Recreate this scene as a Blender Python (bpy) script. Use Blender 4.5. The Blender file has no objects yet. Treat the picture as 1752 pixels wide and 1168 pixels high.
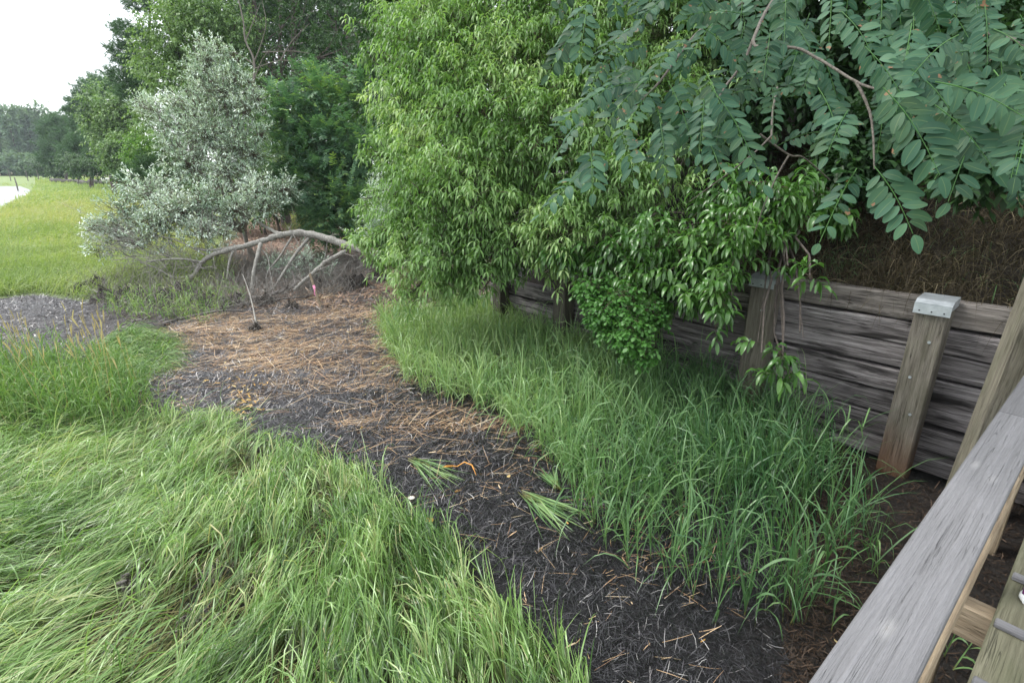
import bpy, math, random
import numpy as np
rng = np.random.default_rng(7)
random.seed(7)
C = bpy.context.scene.collection
S = bpy.context.scene
PI = math.pi

# ---------------------------------------------------------------- camera, sky, sun, exposure
H = 2.45; PITCH = math.radians(18.5); FPX = 896.0
CT, ST = math.cos(PITCH), math.sin(PITCH)
cam = bpy.data.cameras.new('camera'); camo = bpy.data.objects.new('camera', cam); C.objects.link(camo)
cam.sensor_width = 36; cam.lens = 36*FPX/1752; cam.clip_end = 3000; cam.clip_start = .05
camo.location = (0, 0, H); camo.rotation_euler = (PI/2-PITCH, 0, 0)
S.camera = camo
SUN_EL, SUN_AZ = math.radians(52), math.radians(-75)      # azimuth from +Y towards +X
w = bpy.data.worlds.new('World'); S.world = w; w.use_nodes = True
nt = w.node_tree; nt.nodes.clear()
sky = nt.nodes.new('ShaderNodeTexSky'); sky.sky_type = 'NISHITA'; sky.sun_disc = False
sky.sun_elevation = SUN_EL; sky.sun_rotation = SUN_AZ
mx = nt.nodes.new('ShaderNodeMix'); mx.data_type = 'RGBA'; mx.inputs[0].default_value = .86
mx.inputs[7].default_value = (8.0, 8.25, 8.5, 1)           # overcast cloud deck
bg = nt.nodes.new('ShaderNodeBackground'); bg.inputs[1].default_value = .10
ow = nt.nodes.new('ShaderNodeOutputWorld')
nt.links.new(sky.outputs[0], mx.inputs[6]); nt.links.new(mx.outputs[2], bg.inputs[0]); nt.links.new(bg.outputs[0], ow.inputs[0])
sl = bpy.data.lights.new('sun', 'SUN'); sl.energy = 1.1; sl.angle = math.radians(20); sl.color = (1, .97, .92)
so = bpy.data.objects.new('sun', sl); C.objects.link(so); so.location = (-20, 5, 30)
import mathutils
sd = mathutils.Vector((math.sin(SUN_AZ)*math.cos(SUN_EL), math.cos(SUN_AZ)*math.cos(SUN_EL), math.sin(SUN_EL)))
so.rotation_euler = sd.to_track_quat('Z', 'Y').to_euler()
S.view_settings.view_transform = 'Standard'; S.view_settings.look = 'None'
S.view_settings.exposure = 1.65; S.view_settings.gamma = 1
S.cycles.max_bounces = 5; S.cycles.diffuse_bounces = 3; S.cycles.glossy_bounces = 2; S.cycles.transmission_bounces = 4
S.cycles.transparent_max_bounces = 4; S.cycles.caustics_reflective = False; S.cycles.caustics_refractive = False

# ---------------------------------------------------------------- helpers
def ray(px, py):
    u = (np.asarray(px, float)-876)/FPX; v = (np.asarray(py, float)-584)/FPX
    return np.stack(np.broadcast_arrays(u, CT-v*ST, -(ST+v*CT)), -1)
def P(px, py, d):
    return ray(px, py)*np.asarray(d, float)[..., None] + np.array([0, 0, H])
def G(px, py, z=0.):
    r = ray(px, py); t = (z-H)/r[..., 2]
    return r*t[..., None] + np.array([0, 0, H])
def proj(p):
    q = p-np.array([0, 0, H]); f = q[..., 1]*CT-q[..., 2]*ST; dn = -q[..., 1]*ST-q[..., 2]*CT
    f = np.where(f < .01, .01, f)
    return 876+FPX*q[..., 0]/f, 584+FPX*dn/f
def nrm(v): return v/np.maximum(np.linalg.norm(v, axis=-1, keepdims=True), 1e-9)
def inpoly(x, y, poly):
    poly = np.asarray(poly, float); ins = np.zeros(x.shape, bool); j = len(poly)-1
    for i in range(len(poly)):
        xi, yi = poly[i]; xj, yj = poly[j]
        if yi != yj: ins ^= ((yi > y) != (yj > y)) & (x < (xj-xi)*(y-yi)/(yj-yi)+xi)
        j = i
    return ins
_nk = [(rng.normal(size=2), rng.uniform(0, 6.3)) for _ in range(14)]
def wob(x, y, f=1.):
    s = 0
    for k, (d, ph) in enumerate(_nk): s = s+np.sin((x*d[0]+y*d[1])*f*(1+.25*k)+ph*(k+1))/(1+.12*k)
    return s/4.2
UP = np.array([0, 0, 1.])

class MB:
    def __init__(s): s.v = []; s.f = {3: [], 4: []}; s.n = 0; s.r = []; s.t = []; s.e = []
    def add(s, v, f, r=None, t=None, e=None):
        v = np.asarray(v, float).reshape(-1, 3); f = np.asarray(f, int)
        s.v.append(v); s.f[f.shape[1]].append(f+s.n); s.n += len(v)
        s.r.append(np.full(len(v), .5) if r is None else np.broadcast_to(r, len(v)))
        s.t.append(np.zeros(len(v)) if t is None else np.broadcast_to(t, len(v)))
        s.e.append(np.ones(len(v)) if e is None else np.broadcast_to(e, len(v)))
    def tube(s, pts, rad, n=8, r=.5, cap=True):
        pts = np.asarray(pts, float); rad = np.broadcast_to(rad, len(pts)).astype(float)
        tg = nrm(np.gradient(pts, axis=0)); ref = np.array([.31, .22, .92]) if abs(tg[0] @ UP) < .8 else np.array([.9, .3, .1])
        e1 = nrm(np.cross(tg, ref)); e2 = np.cross(tg, e1); a = np.arange(n)*2*PI/n
        v = pts[:, None]+(e1[:, None]*np.cos(a)[None, :, None]+e2[:, None]*np.sin(a)[None, :, None])*rad[:, None, None]
        m = len(pts); i = np.arange(m-1)[:, None]*n; j = np.arange(n)[None]
        f = np.stack([i+j, i+(j+1) % n, i+n+(j+1) % n, i+n+j], -1).reshape(-1, 4)
        tt = np.repeat(np.linspace(0, 1, m), n); b0 = s.n
        s.add(v, f, r, tt)
        if cap and n >= 4:
            for q in (0, m-1):
                c = pts[q]; s.add(np.vstack([v[q], c]), [[k, (k+1) % n, n] for k in range(n)], r, q/(m-1))
    def box(s, c, sz, ax=(1, 0, 0), ay=(0, 1, 0), r=.5, bev=.0):
        c = np.array(c, float); ax = np.array(ax, float); ay = np.array(ay, float); az = np.cross(ax, ay); h = np.array(sz)/2
        if bev <= 0:
            v = [c+ax*h[0]*i+ay*h[1]*j+az*h[2]*k for k in (-1, 1) for j in (-1, 1) for i in (-1, 1)]
            s.add(v, [[0, 2, 3, 1], [4, 5, 7, 6], [0, 1, 5, 4], [2, 6, 7, 3], [0, 4, 6, 2], [1, 3, 7, 5]], r)
        else:  # chamfered: rings along x
            def ring(x, e):
                a, b = h[1]-e, h[2]-e; q = bev
                return [c+ax*x+ay*y+az*z for y, z in ((-a+q, -b), (a-q, -b), (a, -b+q), (a, b-q), (a-q, b), (-a+q, b), (-a, b-q), (-a, -b+q))]
            rs = ring(-h[0], bev)+ring(-h[0]+bev, 0)+ring(h[0]-bev, 0)+ring(h[0], bev); f = []
            for i in range(3):
                for j in range(8): f.append([i*8+j, i*8+(j+1) % 8, i*8+8+(j+1) % 8, i*8+8+j])
            s.add(rs, f, r)
            s.add([rs[k] for k in range(8)]+[c-ax*h[0]], [[(k+1) % 8, k, 8] for k in range(8)], r)
            s.add([rs[24+k] for k in range(8)]+[c+ax*h[0]], [[k, (k+1) % 8, 8] for k in range(8)], r)
    def ribbons(s, p0, d, L, W, bend=1., side=None, nseg=4, prof=None, fold=0., r=None, floor=None, curl=None, t=None):
        """leaf or blade strips: centre line starts along d and bends towards -z (bend), 2 or 3 vertices across"""
        n = len(p0)
        if n == 0: return
        d = nrm(d); L = np.broadcast_to(L, n); W = np.broadcast_to(W, n); bend = np.broadcast_to(bend, n)
        if side is None: side = nrm(np.cross(d, UP)+rng.normal(0, .25, (n, 3)))
        if prof is None: prof = np.interp(np.linspace(0, 1, nseg+1), [0, .25, .6, 1], [.6, 1, .8, .04])
        pts = [p0]; dirs = [d]
        for k in range(nseg):
            sv = (k+.5)/nseg
            dk = d-UP*(bend*sv*(1+sv))[:, None]
            if curl is not None: dk = dk+side*(curl*sv)[:, None]
            dk = nrm(dk); q = pts[-1]+dk*(L/nseg)[:, None]
            if floor is not None: q[:, 2] = np.maximum(q[:, 2], floor)
            pts.append(q); dirs.append(dk)
        pts = np.stack(pts, 1); dirs = np.stack(dirs, 1)
        wv = side[:, None]*(W[:, None]*.5*np.asarray(prof)[None])[..., None]
        if fold:
            nn = nrm(np.cross(dirs, np.broadcast_to(side[:, None], dirs.shape))); off = nn*(W[:, None]*fold*np.asarray(prof)[None])[..., None]
            sg = np.sign((nn @ UP))[..., None]; off = off*sg
            v = np.stack([pts-wv+off, pts, pts+wv+off], 2); m = 3
        else: v = np.stack([pts-wv, pts+wv], 2); m = 2
        b = (np.arange(n)*(nseg+1)*m)[:, None, None]; k = (np.arange(nseg)*m)[None, :, None]; j = np.arange(m-1)[None, None]
        f = np.stack([b+k+j, b+k+j+1, b+k+m+j+1, b+k+m+j], -1).reshape(-1, 4)
        rr = np.repeat(rng.random(n) if r is None else r, (nseg+1)*m)
        tt = np.tile(np.repeat(np.linspace(0, 1, nseg+1), m), n) if t is None else np.repeat(t, (nseg+1)*m)
        s.add(v, f, rr, tt, np.tile([1., 0., 1.], n*(nseg+1)) if m == 3 else None)
    def build(s, name, mat, parent=None, smooth=True, loc=None, rot=None):
        me = bpy.data.meshes.new(name); V = np.concatenate(s.v) if s.v else np.zeros((0, 3))
        f3 = np.concatenate(s.f[3]) if s.f[3] else np.zeros((0, 3), int); f4 = np.concatenate(s.f[4]) if s.f[4] else np.zeros((0, 4), int)
        me.vertices.add(len(V)); me.vertices.foreach_set('co', V.astype(np.float32).ravel())
        lp = np.concatenate([f3.ravel(), f4.ravel()]); me.loops.add(len(lp)); me.loops.foreach_set('vertex_index', lp.astype(np.int32))
        me.polygons.add(len(f3)+len(f4))
        st = np.concatenate([np.arange(len(f3))*3, len(f3)*3+np.arange(len(f4))*4])
        me.polygons.foreach_set('loop_start', st.astype(np.int32))
        me.polygons.foreach_set('use_smooth', np.full(len(st), bool(smooth)))
        for nm, arr in (('rnd', s.r), ('along', s.t), ('rim', s.e)):
            a = me.attributes.new(nm, 'FLOAT', 'POINT'); a.data.foreach_set('value', np.concatenate(arr).astype(np.float32))
        me.update(calc_edges=True); me.validate()
        me.materials.append(mat)
        o = bpy.data.objects.new(name, me); C.objects.link(o)
        if parent: o.parent = parent
        if loc is not None: o.location = loc
        if rot is not None: o.rotation_euler = rot
        return o
def tag(o, label=None, cat=None, group=None, kind=None):
    for k, v in (('label', label), ('category', cat), ('group', group), ('kind', kind)):
        if v: o[k] = v
    return o
def thing(name, label, cat, group=None, loc=(0, 0, 0), rz=0):
    o = bpy.data.objects.new(name, None); C.objects.link(o); o.location = loc; o.rotation_euler = (0, 0, rz); o.empty_display_size = .1
    return tag(o, label, cat, group)

# ---------------------------------------------------------------- materials
class NT:
    def __init__(s, name):
        s.m = bpy.data.materials.new(name); s.m.use_nodes = True; s.t = s.m.node_tree; s.t.nodes.clear()
        s.out = s.n('OutputMaterial')
    def n(s, ty, **k):
        q = s.t.nodes.new('ShaderNode'+ty)
        for a, b in k.items(): setattr(q, a, b)
        return q
    def l(s, a, b): s.t.links.new(a, b)
    def noise(s, vec, scale, detail=4, rough=.55, dist=0):
        q = s.n('TexNoise'); q.inputs['Scale'].default_value = scale; q.inputs['Detail'].default_value = detail
        q.inputs['Roughness'].default_value = rough; q.inputs['Distortion'].default_value = dist
        if vec is not None: s.l(vec, q.inputs['Vector'])
        return q.outputs[0]
    def ramp(s, fac, stops):
        q = s.n('ValToRGB'); e = q.color_ramp.elements
        while len(e) < len(stops): e.new(.5)
        for x, (p, c) in zip(e, stops): x.position = p; x.color = (*c, 1) if not np.isscalar(c) else (c, c, c, 1)
        s.l(fac, q.inputs[0]); return q.outputs[0]
    def mix(s, fac, a, b, mode='MIX'):
        q = s.n('Mix', data_type='RGBA', blend_type=mode)
        for i, x in ((0, fac), (6, a), (7, b)):
            if hasattr(x, 'links'): s.l(x, q.inputs[i])
            elif i == 0: q.inputs[0].default_value = x
            else: q.inputs[i].default_value = (*x, 1)
        return q.outputs[2]
    def math(s, op, a, b=0, c=0):
        q = s.n('Math', operation=op)
        for i, x in enumerate((a, b, c)):
            if hasattr(x, 'links'): s.l(x, q.inputs[i])
            else: q.inputs[i].default_value = x
        return q.outputs[0]
    def coords(s, kind='Object', scale=(1, 1, 1), rndoff=True):
        tc = s.n('TexCoord'); mp = s.n('Mapping'); mp.inputs['Scale'].default_value = scale
        v = tc.outputs[kind]
        if rndoff:
            oi = s.n('ObjectInfo'); ad = s.n('VectorMath', operation='MULTIPLY_ADD')
            cb = s.n('CombineXYZ'); s.l(oi.outputs['Random'], cb.inputs[0]); s.l(oi.outputs['Random'], cb.inputs[2])
            ad.inputs[1].default_value = (31, 7, 17); s.l(cb.outputs[0], ad.inputs[0]); s.l(v, ad.inputs[2]); v = ad.outputs[0]
        s.l(v, mp.inputs[0]); return mp.outputs[0]
    def attr(s, name): return s.n('Attribute', attribute_name=name).outputs['Fac']
    def bump(s, h, dist=.01, st=1):
        q = s.n('Bump'); q.inputs['Distance'].default_value = dist; q.inputs['Strength'].default_value = st; s.l(h, q.inputs['Height']); return q.outputs[0]
    def bsdf(s, col, rough=.6, nor=None, metal=0, spec=.5):
        q = s.n('BsdfPrincipled')
        if hasattr(col, 'links'): s.l(col, q.inputs['Base Color'])
        else: q.inputs['Base Color'].default_value = (*col, 1)
        if hasattr(rough, 'links'): s.l(rough, q.inputs['Roughness'])
        else: q.inputs['Roughness'].default_value = rough
        q.inputs['Metallic'].default_value = metal; q.inputs['Specular IOR Level'].default_value = spec
        if nor: s.l(nor, q.inputs['Normal'])
        s.l(q.outputs[0], s.out.inputs[0]); return q

def leaf_mat(name, cols, trans=.3, rough=.5, spec=.4, base=None, tip=None, spots=None, tscale=1.3, rib=None):
    m = NT(name); st = [(i/(len(cols)-1), c) for i, c in enumerate(cols)]
    col = m.ramp(m.attr('rnd'), st)
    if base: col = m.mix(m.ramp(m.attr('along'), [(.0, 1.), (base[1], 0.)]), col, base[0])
    if tip: col = m.mix(m.ramp(m.attr('along'), [(tip[1], 0.), (1., 1.)]), col, tip[0])
    if rib: col = m.mix(m.ramp(m.attr('rim'), [(.0, .55), (.10, 0.)]), col, rib)
    if spots:
        n = m.math('ADD', m.noise(m.coords('Object', rndoff=False), spots[1], 3, .6), m.math('MULTIPLY', m.attr('rim'), .05)); col = m.mix(m.ramp(n, [(spots[2], 0.), (spots[2]+.03, 1.)]), col, spots[0])
        v2 = m.noise(m.coords('Object', rndoff=False), 9, 2); col = m.mix(m.ramp(v2, [(.35, .22), (.6, 0.)]), col, (.09, .15, .04))
    b = m.bsdf(col, rough, spec=spec)
    tr = m.n('BsdfTranslucent'); br = m.mix(1., col, (tscale, tscale*1.08, tscale*.55), 'MULTIPLY'); m.l(br, tr.inputs[0])
    mxs = m.n('MixShader'); mxs.inputs[0].default_value = trans
    m.l(b.outputs[0], mxs.inputs[1]); m.l(tr.outputs[0], mxs.inputs[2]); m.l(mxs.outputs[0], m.out.inputs[0])
    return m.m
def bark_mat(name, c1, c2, sc=(6, 6, 1.5), bd=.02):
    m = NT(name); v = m.coords('Object', sc); n = m.noise(v, 5, 6, .6, .5)
    m.bsdf(m.ramp(n, [(.3, c1), (.7, c2)]), .85, m.bump(n, bd)); return m.m
def wood_mat(name, dark, mid, light, stain=0., stainc=(.012, .010, .009), bottom=None, knots=0, green=0, crack=1., long=(1.1, 14, 14)):
    m = NT(name); v = m.coords('Object', long)
    a = m.noise(v, 3.0, 8, .68, .12); fine = m.noise(m.coords('Object', (long[0]*2.5, long[1]*5, long[2]*5)), 3, 6, .65, .05)
    big = m.noise(m.coords('Object', (.8, 2.5, 4)), 1.6, 4, .55, .5)
    col = m.ramp(a, [(.25, dark), (.48, mid), (.75, light)])
    col = m.mix(m.math('MULTIPLY', m.ramp(fine, [(.35, 1.), (.58, 0.)]), .6), col, dark)
    if stain: col = m.mix(m.ramp(big, [(.66-stain*.3, 0.), (.76-stain*.3, .93)]), col, stainc)
    oi = m.n('ObjectInfo'); hv = m.n('HueSaturation'); m.l(col, hv.inputs['Color']); m.l(m.math('ADD', m.math('MULTIPLY', oi.outputs['Random'], .8), .68), hv.inputs['Value']); col = hv.outputs[0]
    if green: col = m.mix(m.ramp(m.noise(m.coords('Object', (1, 3, 3)), 3, 4), [(.45, 0.), (.75, green)]), col, (.07, .085, .035))
    ck = m.noise(m.coords('Object', (long[0]*.55, long[1]*2.2, long[2]*2.2)), 2.3, 3, .5, .08)
    ckr = m.ramp(ck, [(.5-.012*crack, 1.), (.5, 0.), (.5+.012*crack, 1.)])
    msk = m.ramp(m.noise(m.coords('Object', (1.5, 4, 4)), 2, 2), [(.42, 1.), (.58, 0.)])
    ckf = m.math('MAXIMUM', ckr, msk)
    col = m.mix(ckf, dark if crack < 1 else (.008, .007, .006), col)
    h = m.math('ADD', m.math('MULTIPLY', a, .6), m.math('ADD', m.math('MULTIPLY', fine, .25), m.math('MULTIPLY', ckf, .5)))
    if knots:
        vo = m.n('TexVoronoi'); vo.inputs['Scale'].default_value = 1.; vo.inputs['Randomness'].default_value = .9
        m.l(m.coords('Object', (3.4, 9.5, 2)), vo.inputs['Vector'])
        kd = m.math('ADD', vo.outputs['Distance'], m.math('MULTIPLY', fine, .05))
        col = m.mix(m.ramp(kd, [(.06, .55), (.20, 0.)]), col, (.33, .325, .32))
        col = m.mix(m.ramp(kd, [(.03, .3), (.06, 0.)]), col, (.16, .13, .11))
        rings = m.n('Math', operation='SINE'); m.l(m.math('MULTIPLY', m.math('ADD', vo.outputs['Distance'], m.math('MULTIPLY', a, .5)), 70), rings.inputs[0])
        rg = m.math('MULTIPLY', m.ramp(rings.outputs[0], [(.2, 0.), (.9, 1.)]), .13); col = m.mix(rg, col, dark)
    if bottom:
        tc = m.n('TexCoord'); sp = m.n('SeparateXYZ'); m.l(tc.outputs['Object'], sp.inputs[0])
        zz = m.math('ADD', sp.outputs[0], m.math('MULTIPLY', big, .35))
        col = m.mix(m.ramp(m.math('ADD', zz, .5), [(max(0, bottom[1]+.5-.3), 1.), (bottom[1]+.5+.3, 0.)]), col, m.mix(a, tuple(x*.35 for x in bottom[0]), bottom[0]))
    m.bsdf(col, .8, m.bump(h, .02, 1.), spec=.3); return m.m

M = {}
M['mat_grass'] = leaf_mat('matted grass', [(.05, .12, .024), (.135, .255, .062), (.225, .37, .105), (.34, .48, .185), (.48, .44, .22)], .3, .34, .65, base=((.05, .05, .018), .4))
M['tall_grass'] = leaf_mat('tall grass', [(.045, .12, .045), (.105, .21, .08), (.18, .31, .12), (.31, .43, .18)], .3, .38, .5, base=((.15, .13, .04), .25))
M['meadow'] = leaf_mat('marsh meadow grass', [(.14, .22, .07), (.22, .30, .10), (.30, .36, .13), (.40, .39, .17)], .35, .55, .3)
M['stand_grass'] = leaf_mat('standing marsh grass', [(.075, .16, .045), (.125, .235, .065), (.18, .29, .09), (.28, .33, .13)], .33, .45, .4, base=((.12, .11, .035), .2))
M['seed'] = leaf_mat('seed heads', [(.38, .30, .14), (.48, .40, .22)], .3, .8)
M['dry'] = leaf_mat('dry dead grass', [(.022, .019, .012), (.05, .042, .027), (.10, .082, .053), (.28, .235, .155)], .2, .8, .1)
M['straw'] = leaf_mat('orange straw', [(.20, .115, .07), (.42, .26, .15), (.60, .43, .26), (.80, .68, .50)], .1, .6, .3)
M['fibre'] = leaf_mat('dark eelgrass fibre', [(.004, .004, .0045), (.014, .013, .016), (.055, .05, .058), (.20, .18, .18)], .0, .33, .7)
M['rootfibre'] = leaf_mat('root fibre', [(.02, .017, .014), (.06, .05, .042), (.14, .12, .10), (.28, .25, .22)], .0, .8, .2)
M['mulch'] = leaf_mat('brown mulch', [(.010, .007, .005), (.028, .018, .012), (.075, .048, .03)], .0, .7, .3)
M['chip'] = leaf_mat('wood chip litter', [(.13, .085, .06), (.28, .18, .13), (.42, .31, .23)], .0, .8, .2)
M['yleaf'] = leaf_mat('fallen yellow leaf', [(.40, .21, .05), (.55, .34, .09), (.62, .50, .25)], .2, .6)
M['cherry'] = leaf_mat('cherry leaf', [(.085, .17, .045), (.15, .275, .08), (.22, .36, .125), (.36, .48, .21)], .38, .40, .5)
M['cherry_shaded'] = leaf_mat('glossy shade-darkened cherry leaf', [(.045, .12, .025), (.07, .17, .035), (.11, .23, .045)], .3, .3, .6)  # same species as the bright cherry, with shade put into the colour
M['locust'] = leaf_mat('locust leaflet', [(.009, .043, .021), (.019, .070, .037), (.033, .100, .056), (.07, .16, .088)], .27, .55, .28, rib=(.14, .20, .08), spots=((.24, .12, .07), 26, .70))
M['feather'] = leaf_mat('feathery leaf', [(.055, .125, .07), (.085, .175, .095), (.12, .23, .11), (.24, .37, .10)], .3, .5, .3)
M['silver'] = leaf_mat('silver leaf', [(.20, .30, .21), (.36, .47, .37), (.56, .65, .57), (.82, .88, .83)], .15, .45, .5)
M['oak'] = leaf_mat('oak leaf', [(.07, .135, .045), (.115, .20, .07), (.18, .28, .095), (.23, .33, .16)], .3, .5, .3)
M['bright'] = leaf_mat('bright shrub leaf', [(.08, .18, .03), (.13, .26, .045), (.19, .31, .06)], .35, .5, .3)
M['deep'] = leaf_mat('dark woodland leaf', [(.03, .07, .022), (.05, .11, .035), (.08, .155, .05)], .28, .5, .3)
M['shade'] = leaf_mat('shade-darkened leaf', [(.014, .04, .012), (.025, .062, .018), (.042, .095, .028)], .25, .5, .3)  # near-black shade between the crowns is put into this leaf colour
M['darkpine'] = leaf_mat('dark pine needle', [(.02, .048, .022), (.032, .07, .03), (.05, .10, .042)], .12, .6, .2)
M['thatch'] = leaf_mat('old thatch', [(.03, .035, .012), (.07, .085, .025), (.14, .15, .05), (.26, .22, .11)], .2, .7, .2)
M['pine'] = leaf_mat('pine needle', [(.04, .09, .045), (.065, .13, .06), (.10, .18, .075)], .15, .6, .2)
M['farleaf'] = leaf_mat('far tree leaf', [(.09, .15, .10), (.13, .20, .13), (.18, .25, .15)], .2, .7, .1)
M['creeper'] = leaf_mat('creeper leaf', [(.04, .13, .025), (.06, .17, .03), (.09, .22, .05)], .3, .45, .4)
M['bark'] = bark_mat('dark bark', (.03, .024, .02), (.11, .09, .075))
M['greybark'] = bark_mat('grey bark', (.12, .11, .095), (.34, .33, .30), (8, 8, 3), .008)
M['limbbark'] = bark_mat('locust bark', (.05, .042, .034), (.17, .15, .125), (20, 20, 20), .003)
M['deadwood'] = bark_mat('dead wood', (.12, .11, .10), (.32, .30, .27), (8, 8, 3), .008)
M['twig'] = bark_mat('brown twig', (.05, .035, .022), (.14, .10, .07))
M['driftwood'] = bark_mat('drift wood', (.035, .03, .028), (.22, .20, .185), (9, 9, 3), .01)
M['peat'] = bark_mat('peat', (.008, .007, .006), (.06, .05, .042), (6, 6, 6), .04)
M['timber'] = wood_mat('weathered timber', (.035, .031, .03), (.19, .172, .17), (.46, .43, .425), stain=.30, long=(.6, 13, 13), crack=2.6)
M['timber_brown'] = wood_mat('grey brown timber', (.05, .043, .038), (.165, .148, .132), (.31, .285, .26), stain=.12, long=(.6, 13, 13), crack=2.6)
M['post'] = wood_mat('post wood', (.06, .052, .04), (.135, .122, .10), (.23, .21, .175), green=.3, crack=.8, bottom=((.21, .095, .045), -.22), long=(.9, 9, 9))
M['brace'] = wood_mat('brace wood', (.08, .07, .055), (.17, .155, .12), (.25, .23, .18), green=.4, crack=.8)
M['rail'] = wood_mat('rail wood', (.135, .133, .137), (.178, .176, .182), (.225, .222, .232), crack=.05, knots=1, long=(.6, 14, 14))
M['newwood'] = wood_mat('pale lumber', (.14, .105, .07), (.23, .18, .12), (.33, .275, .20), crack=.5)
M['deck'] = wood_mat('deck wood', (.075, .07, .045), (.14, .135, .09), (.20, .19, .135), green=.45, crack=.6, long=(.7, 9, 9))
m = NT('galvanised'); n = m.noise(m.coords('Object', (1, 1, 1)), 14, 4); n2 = m.noise(m.coords('Object'), 45, 2)
m.bsdf(m.ramp(n, [(.3, (.30, .33, .345)), (.7, (.46, .49, .51))]), m.ramp(n2, [(.3, .35), (.7, .55)]), m.bump(n, .004), metal=.6); M['metal'] = m.m
def plain(name, c, r=.6, metal=0):
    m = NT(name); n = m.noise(m.coords('Object'), 20, 3); m.bsdf(m.ramp(n, [(.3, tuple(x*.85 for x in c)), (.7, c)]), r, metal=metal); return m.m
M['nail'] = plain('dark nail', (.03, .03, .03), .5, .5)
M['pink'] = plain('pink tape', (.75, .25, .42), .5); M['white'] = plain('white rubber', (.75, .75, .74), .5)
M['purple'] = plain('purple cloth', (.12, .02, .12), .8); M['shell'] = plain('shell', (.62, .58, .50), .4)
M['orange'] = plain('orange stalk', (.62, .27, .04), .5); M['red'] = plain('red paint', (.55, .07, .03), .5)
M['greystone'] = plain('pale sand', (.45, .42, .38), .9)
# ground materials
m = NT('marsh soil'); v = m.coords('Object', rndoff=False); n1 = m.noise(v, 2.5, 8, .65); n2 = m.noise(v, 30, 4, .6)
mud = m.ramp(n1, [(.3, (.006, .006, .005)), (.55, (.012, .011, .009)), (.8, (.024, .021, .017))])
gre = m.ramp(n1, [(.3, (.11, .17, .045)), (.7, (.2, .25, .075))]); lit = m.ramp(n2, [(.3, (.12, .075, .055)), (.55, (.26, .18, .14)), (.75, (.38, .29, .23))])
col = m.mix(m.attr('rnd'), mud, gre); col = m.mix(m.attr('along'), col, lit)
m.bsdf(col, .85, m.bump(n2, .02)); M['soil'] = m.m
m = NT('wrack bed'); v = m.coords('Object', rndoff=False); n1 = m.noise(v, 1.8, 6, .6); n2 = m.noise(v, 60, 5, .7); n3 = m.noise(v, 12, 5, .65)
sx = m.n('SeparateXYZ'); m.l(v, sx.inputs[0]); dry = m.ramp(m.math('MULTIPLY', sx.outputs[1], .1), [(.28, 0.), (.62, 1.)])
dk = m.mix(dry, m.ramp(n2, [(.35, (.0035, .003, .0035)), (.55, (.009, .008, .010)), (.75, (.026, .024, .028))]), m.ramp(n2, [(.35, (.010, .009, .010)), (.55, (.038, .034, .036)), (.75, (.10, .09, .092))]))
dk = m.mix(m.attr('along'), dk, m.ramp(n2, [(.35, (.005, .004, .003)), (.6, (.016, .011, .008)), (.8, (.045, .03, .02))]))
st = m.ramp(n2, [(.35, (.04, .026, .02)), (.55, (.14, .085, .05)), (.75, (.34, .23, .13))])
col = m.mix(m.math('MULTIPLY', m.attr('rnd'), m.ramp(n3, [(.35, .2), (.65, 1.)])), dk, st)
m.bsdf(col, m.ramp(n3, [(.4, .45), (.6, .8)]), m.bump(n2, .02), spec=.5); M['wrack'] = m.m
m = NT('bank soil'); v = m.coords('Object', rndoff=False); n1 = m.noise(v, 3, 8, .65); n2 = m.noise(v, 40, 4, .6)
m.bsdf(m.ramp(m.math('ADD', m.math('MULTIPLY', n1, .5), m.math('MULTIPLY', n2, .5)), [(.3, (.006, .005, .0035)), (.5, (.016, .012, .008)), (.7, (.04, .029, .018))]), .9, m.bump(n2, .03)); M['bank'] = m.m
m = NT('creek water'); v = m.coords('Object', rndoff=False); n1 = m.noise(v, 6, 3)
m.bsdf((.42, .43, .43), .22, m.bump(n1, .01, .3), spec=1.); M['water'] = m.m  # pale base colour stands in for the white sky reflection

# ---------------------------------------------------------------- ground, wrack, bank, water
A = np.array([1.308, 1.566])*H; WD = nrm(np.array([-.906, 1.])); NB = np.array([WD[1], -WD[0]])
def wallxy(t, s): return A+WD*t+NB*s
WR = [(255, 650), (290, 560), (400, 535), (540, 500), (620, 480), (730, 462), (850, 480), (885, 540), (960, 590), (1240, 680), (1420, 760), (1620, 850), (1752, 800), (1950, 900), (1950, 1300), (1120, 1300),
      (1010, 1168), (900, 1050), (800, 940), (690, 890), (640, 830), (540, 790), (440, 760), (400, 715), (300, 715), (255, 690)]
gx = np.arange(-14, 6.5, .04); gy = np.arange(.2, 14.5, .04); GX, GY = np.meshgrid(gx, gy)
px_, py_ = proj(np.stack([GX, GY, 0*GX], -1))
STRIP = [(-700, 520), (0, 512), (60, 505), (150, 520), (290, 545), (300, 600), (200, 590), (0, 620), (-700, 640)]
mask = (inpoly(px_, py_, WR) | inpoly(px_, py_, STRIP)).astype(float)
def blur(a, k):
    for ax in (0, 1):
        c = np.cumsum(np.concatenate([np.repeat(np.take(a, [0], ax), k+1, ax), a, np.repeat(np.take(a, [-1], ax), k, ax)], ax), ax)
        n = a.shape[ax]; a = (np.take(c, range(2*k+1, 2*k+1+n), ax)-np.take(c, range(0, n), ax))/(2*k+1)
    return a
mask = blur(blur(mask, 3), 2)
WZ = -.05+.07*np.clip(mask*1.6, 0, 1)+mask*(.022*wob(GX, GY, 2.2)+.016*wob(GY, GX, 6)+.008*wob(GX+3, GY, 17))
WZ = WZ+mask*.10*np.exp(-((px_-130)/190)**2)*np.clip((py_-505)/30, 0, 1)*np.clip((590-py_)/40, 0, 1)
def base_z(x, y): return .02*wob(x, y, .8)*np.clip((np.hypot(x, y))/6, 0, 1)
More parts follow.
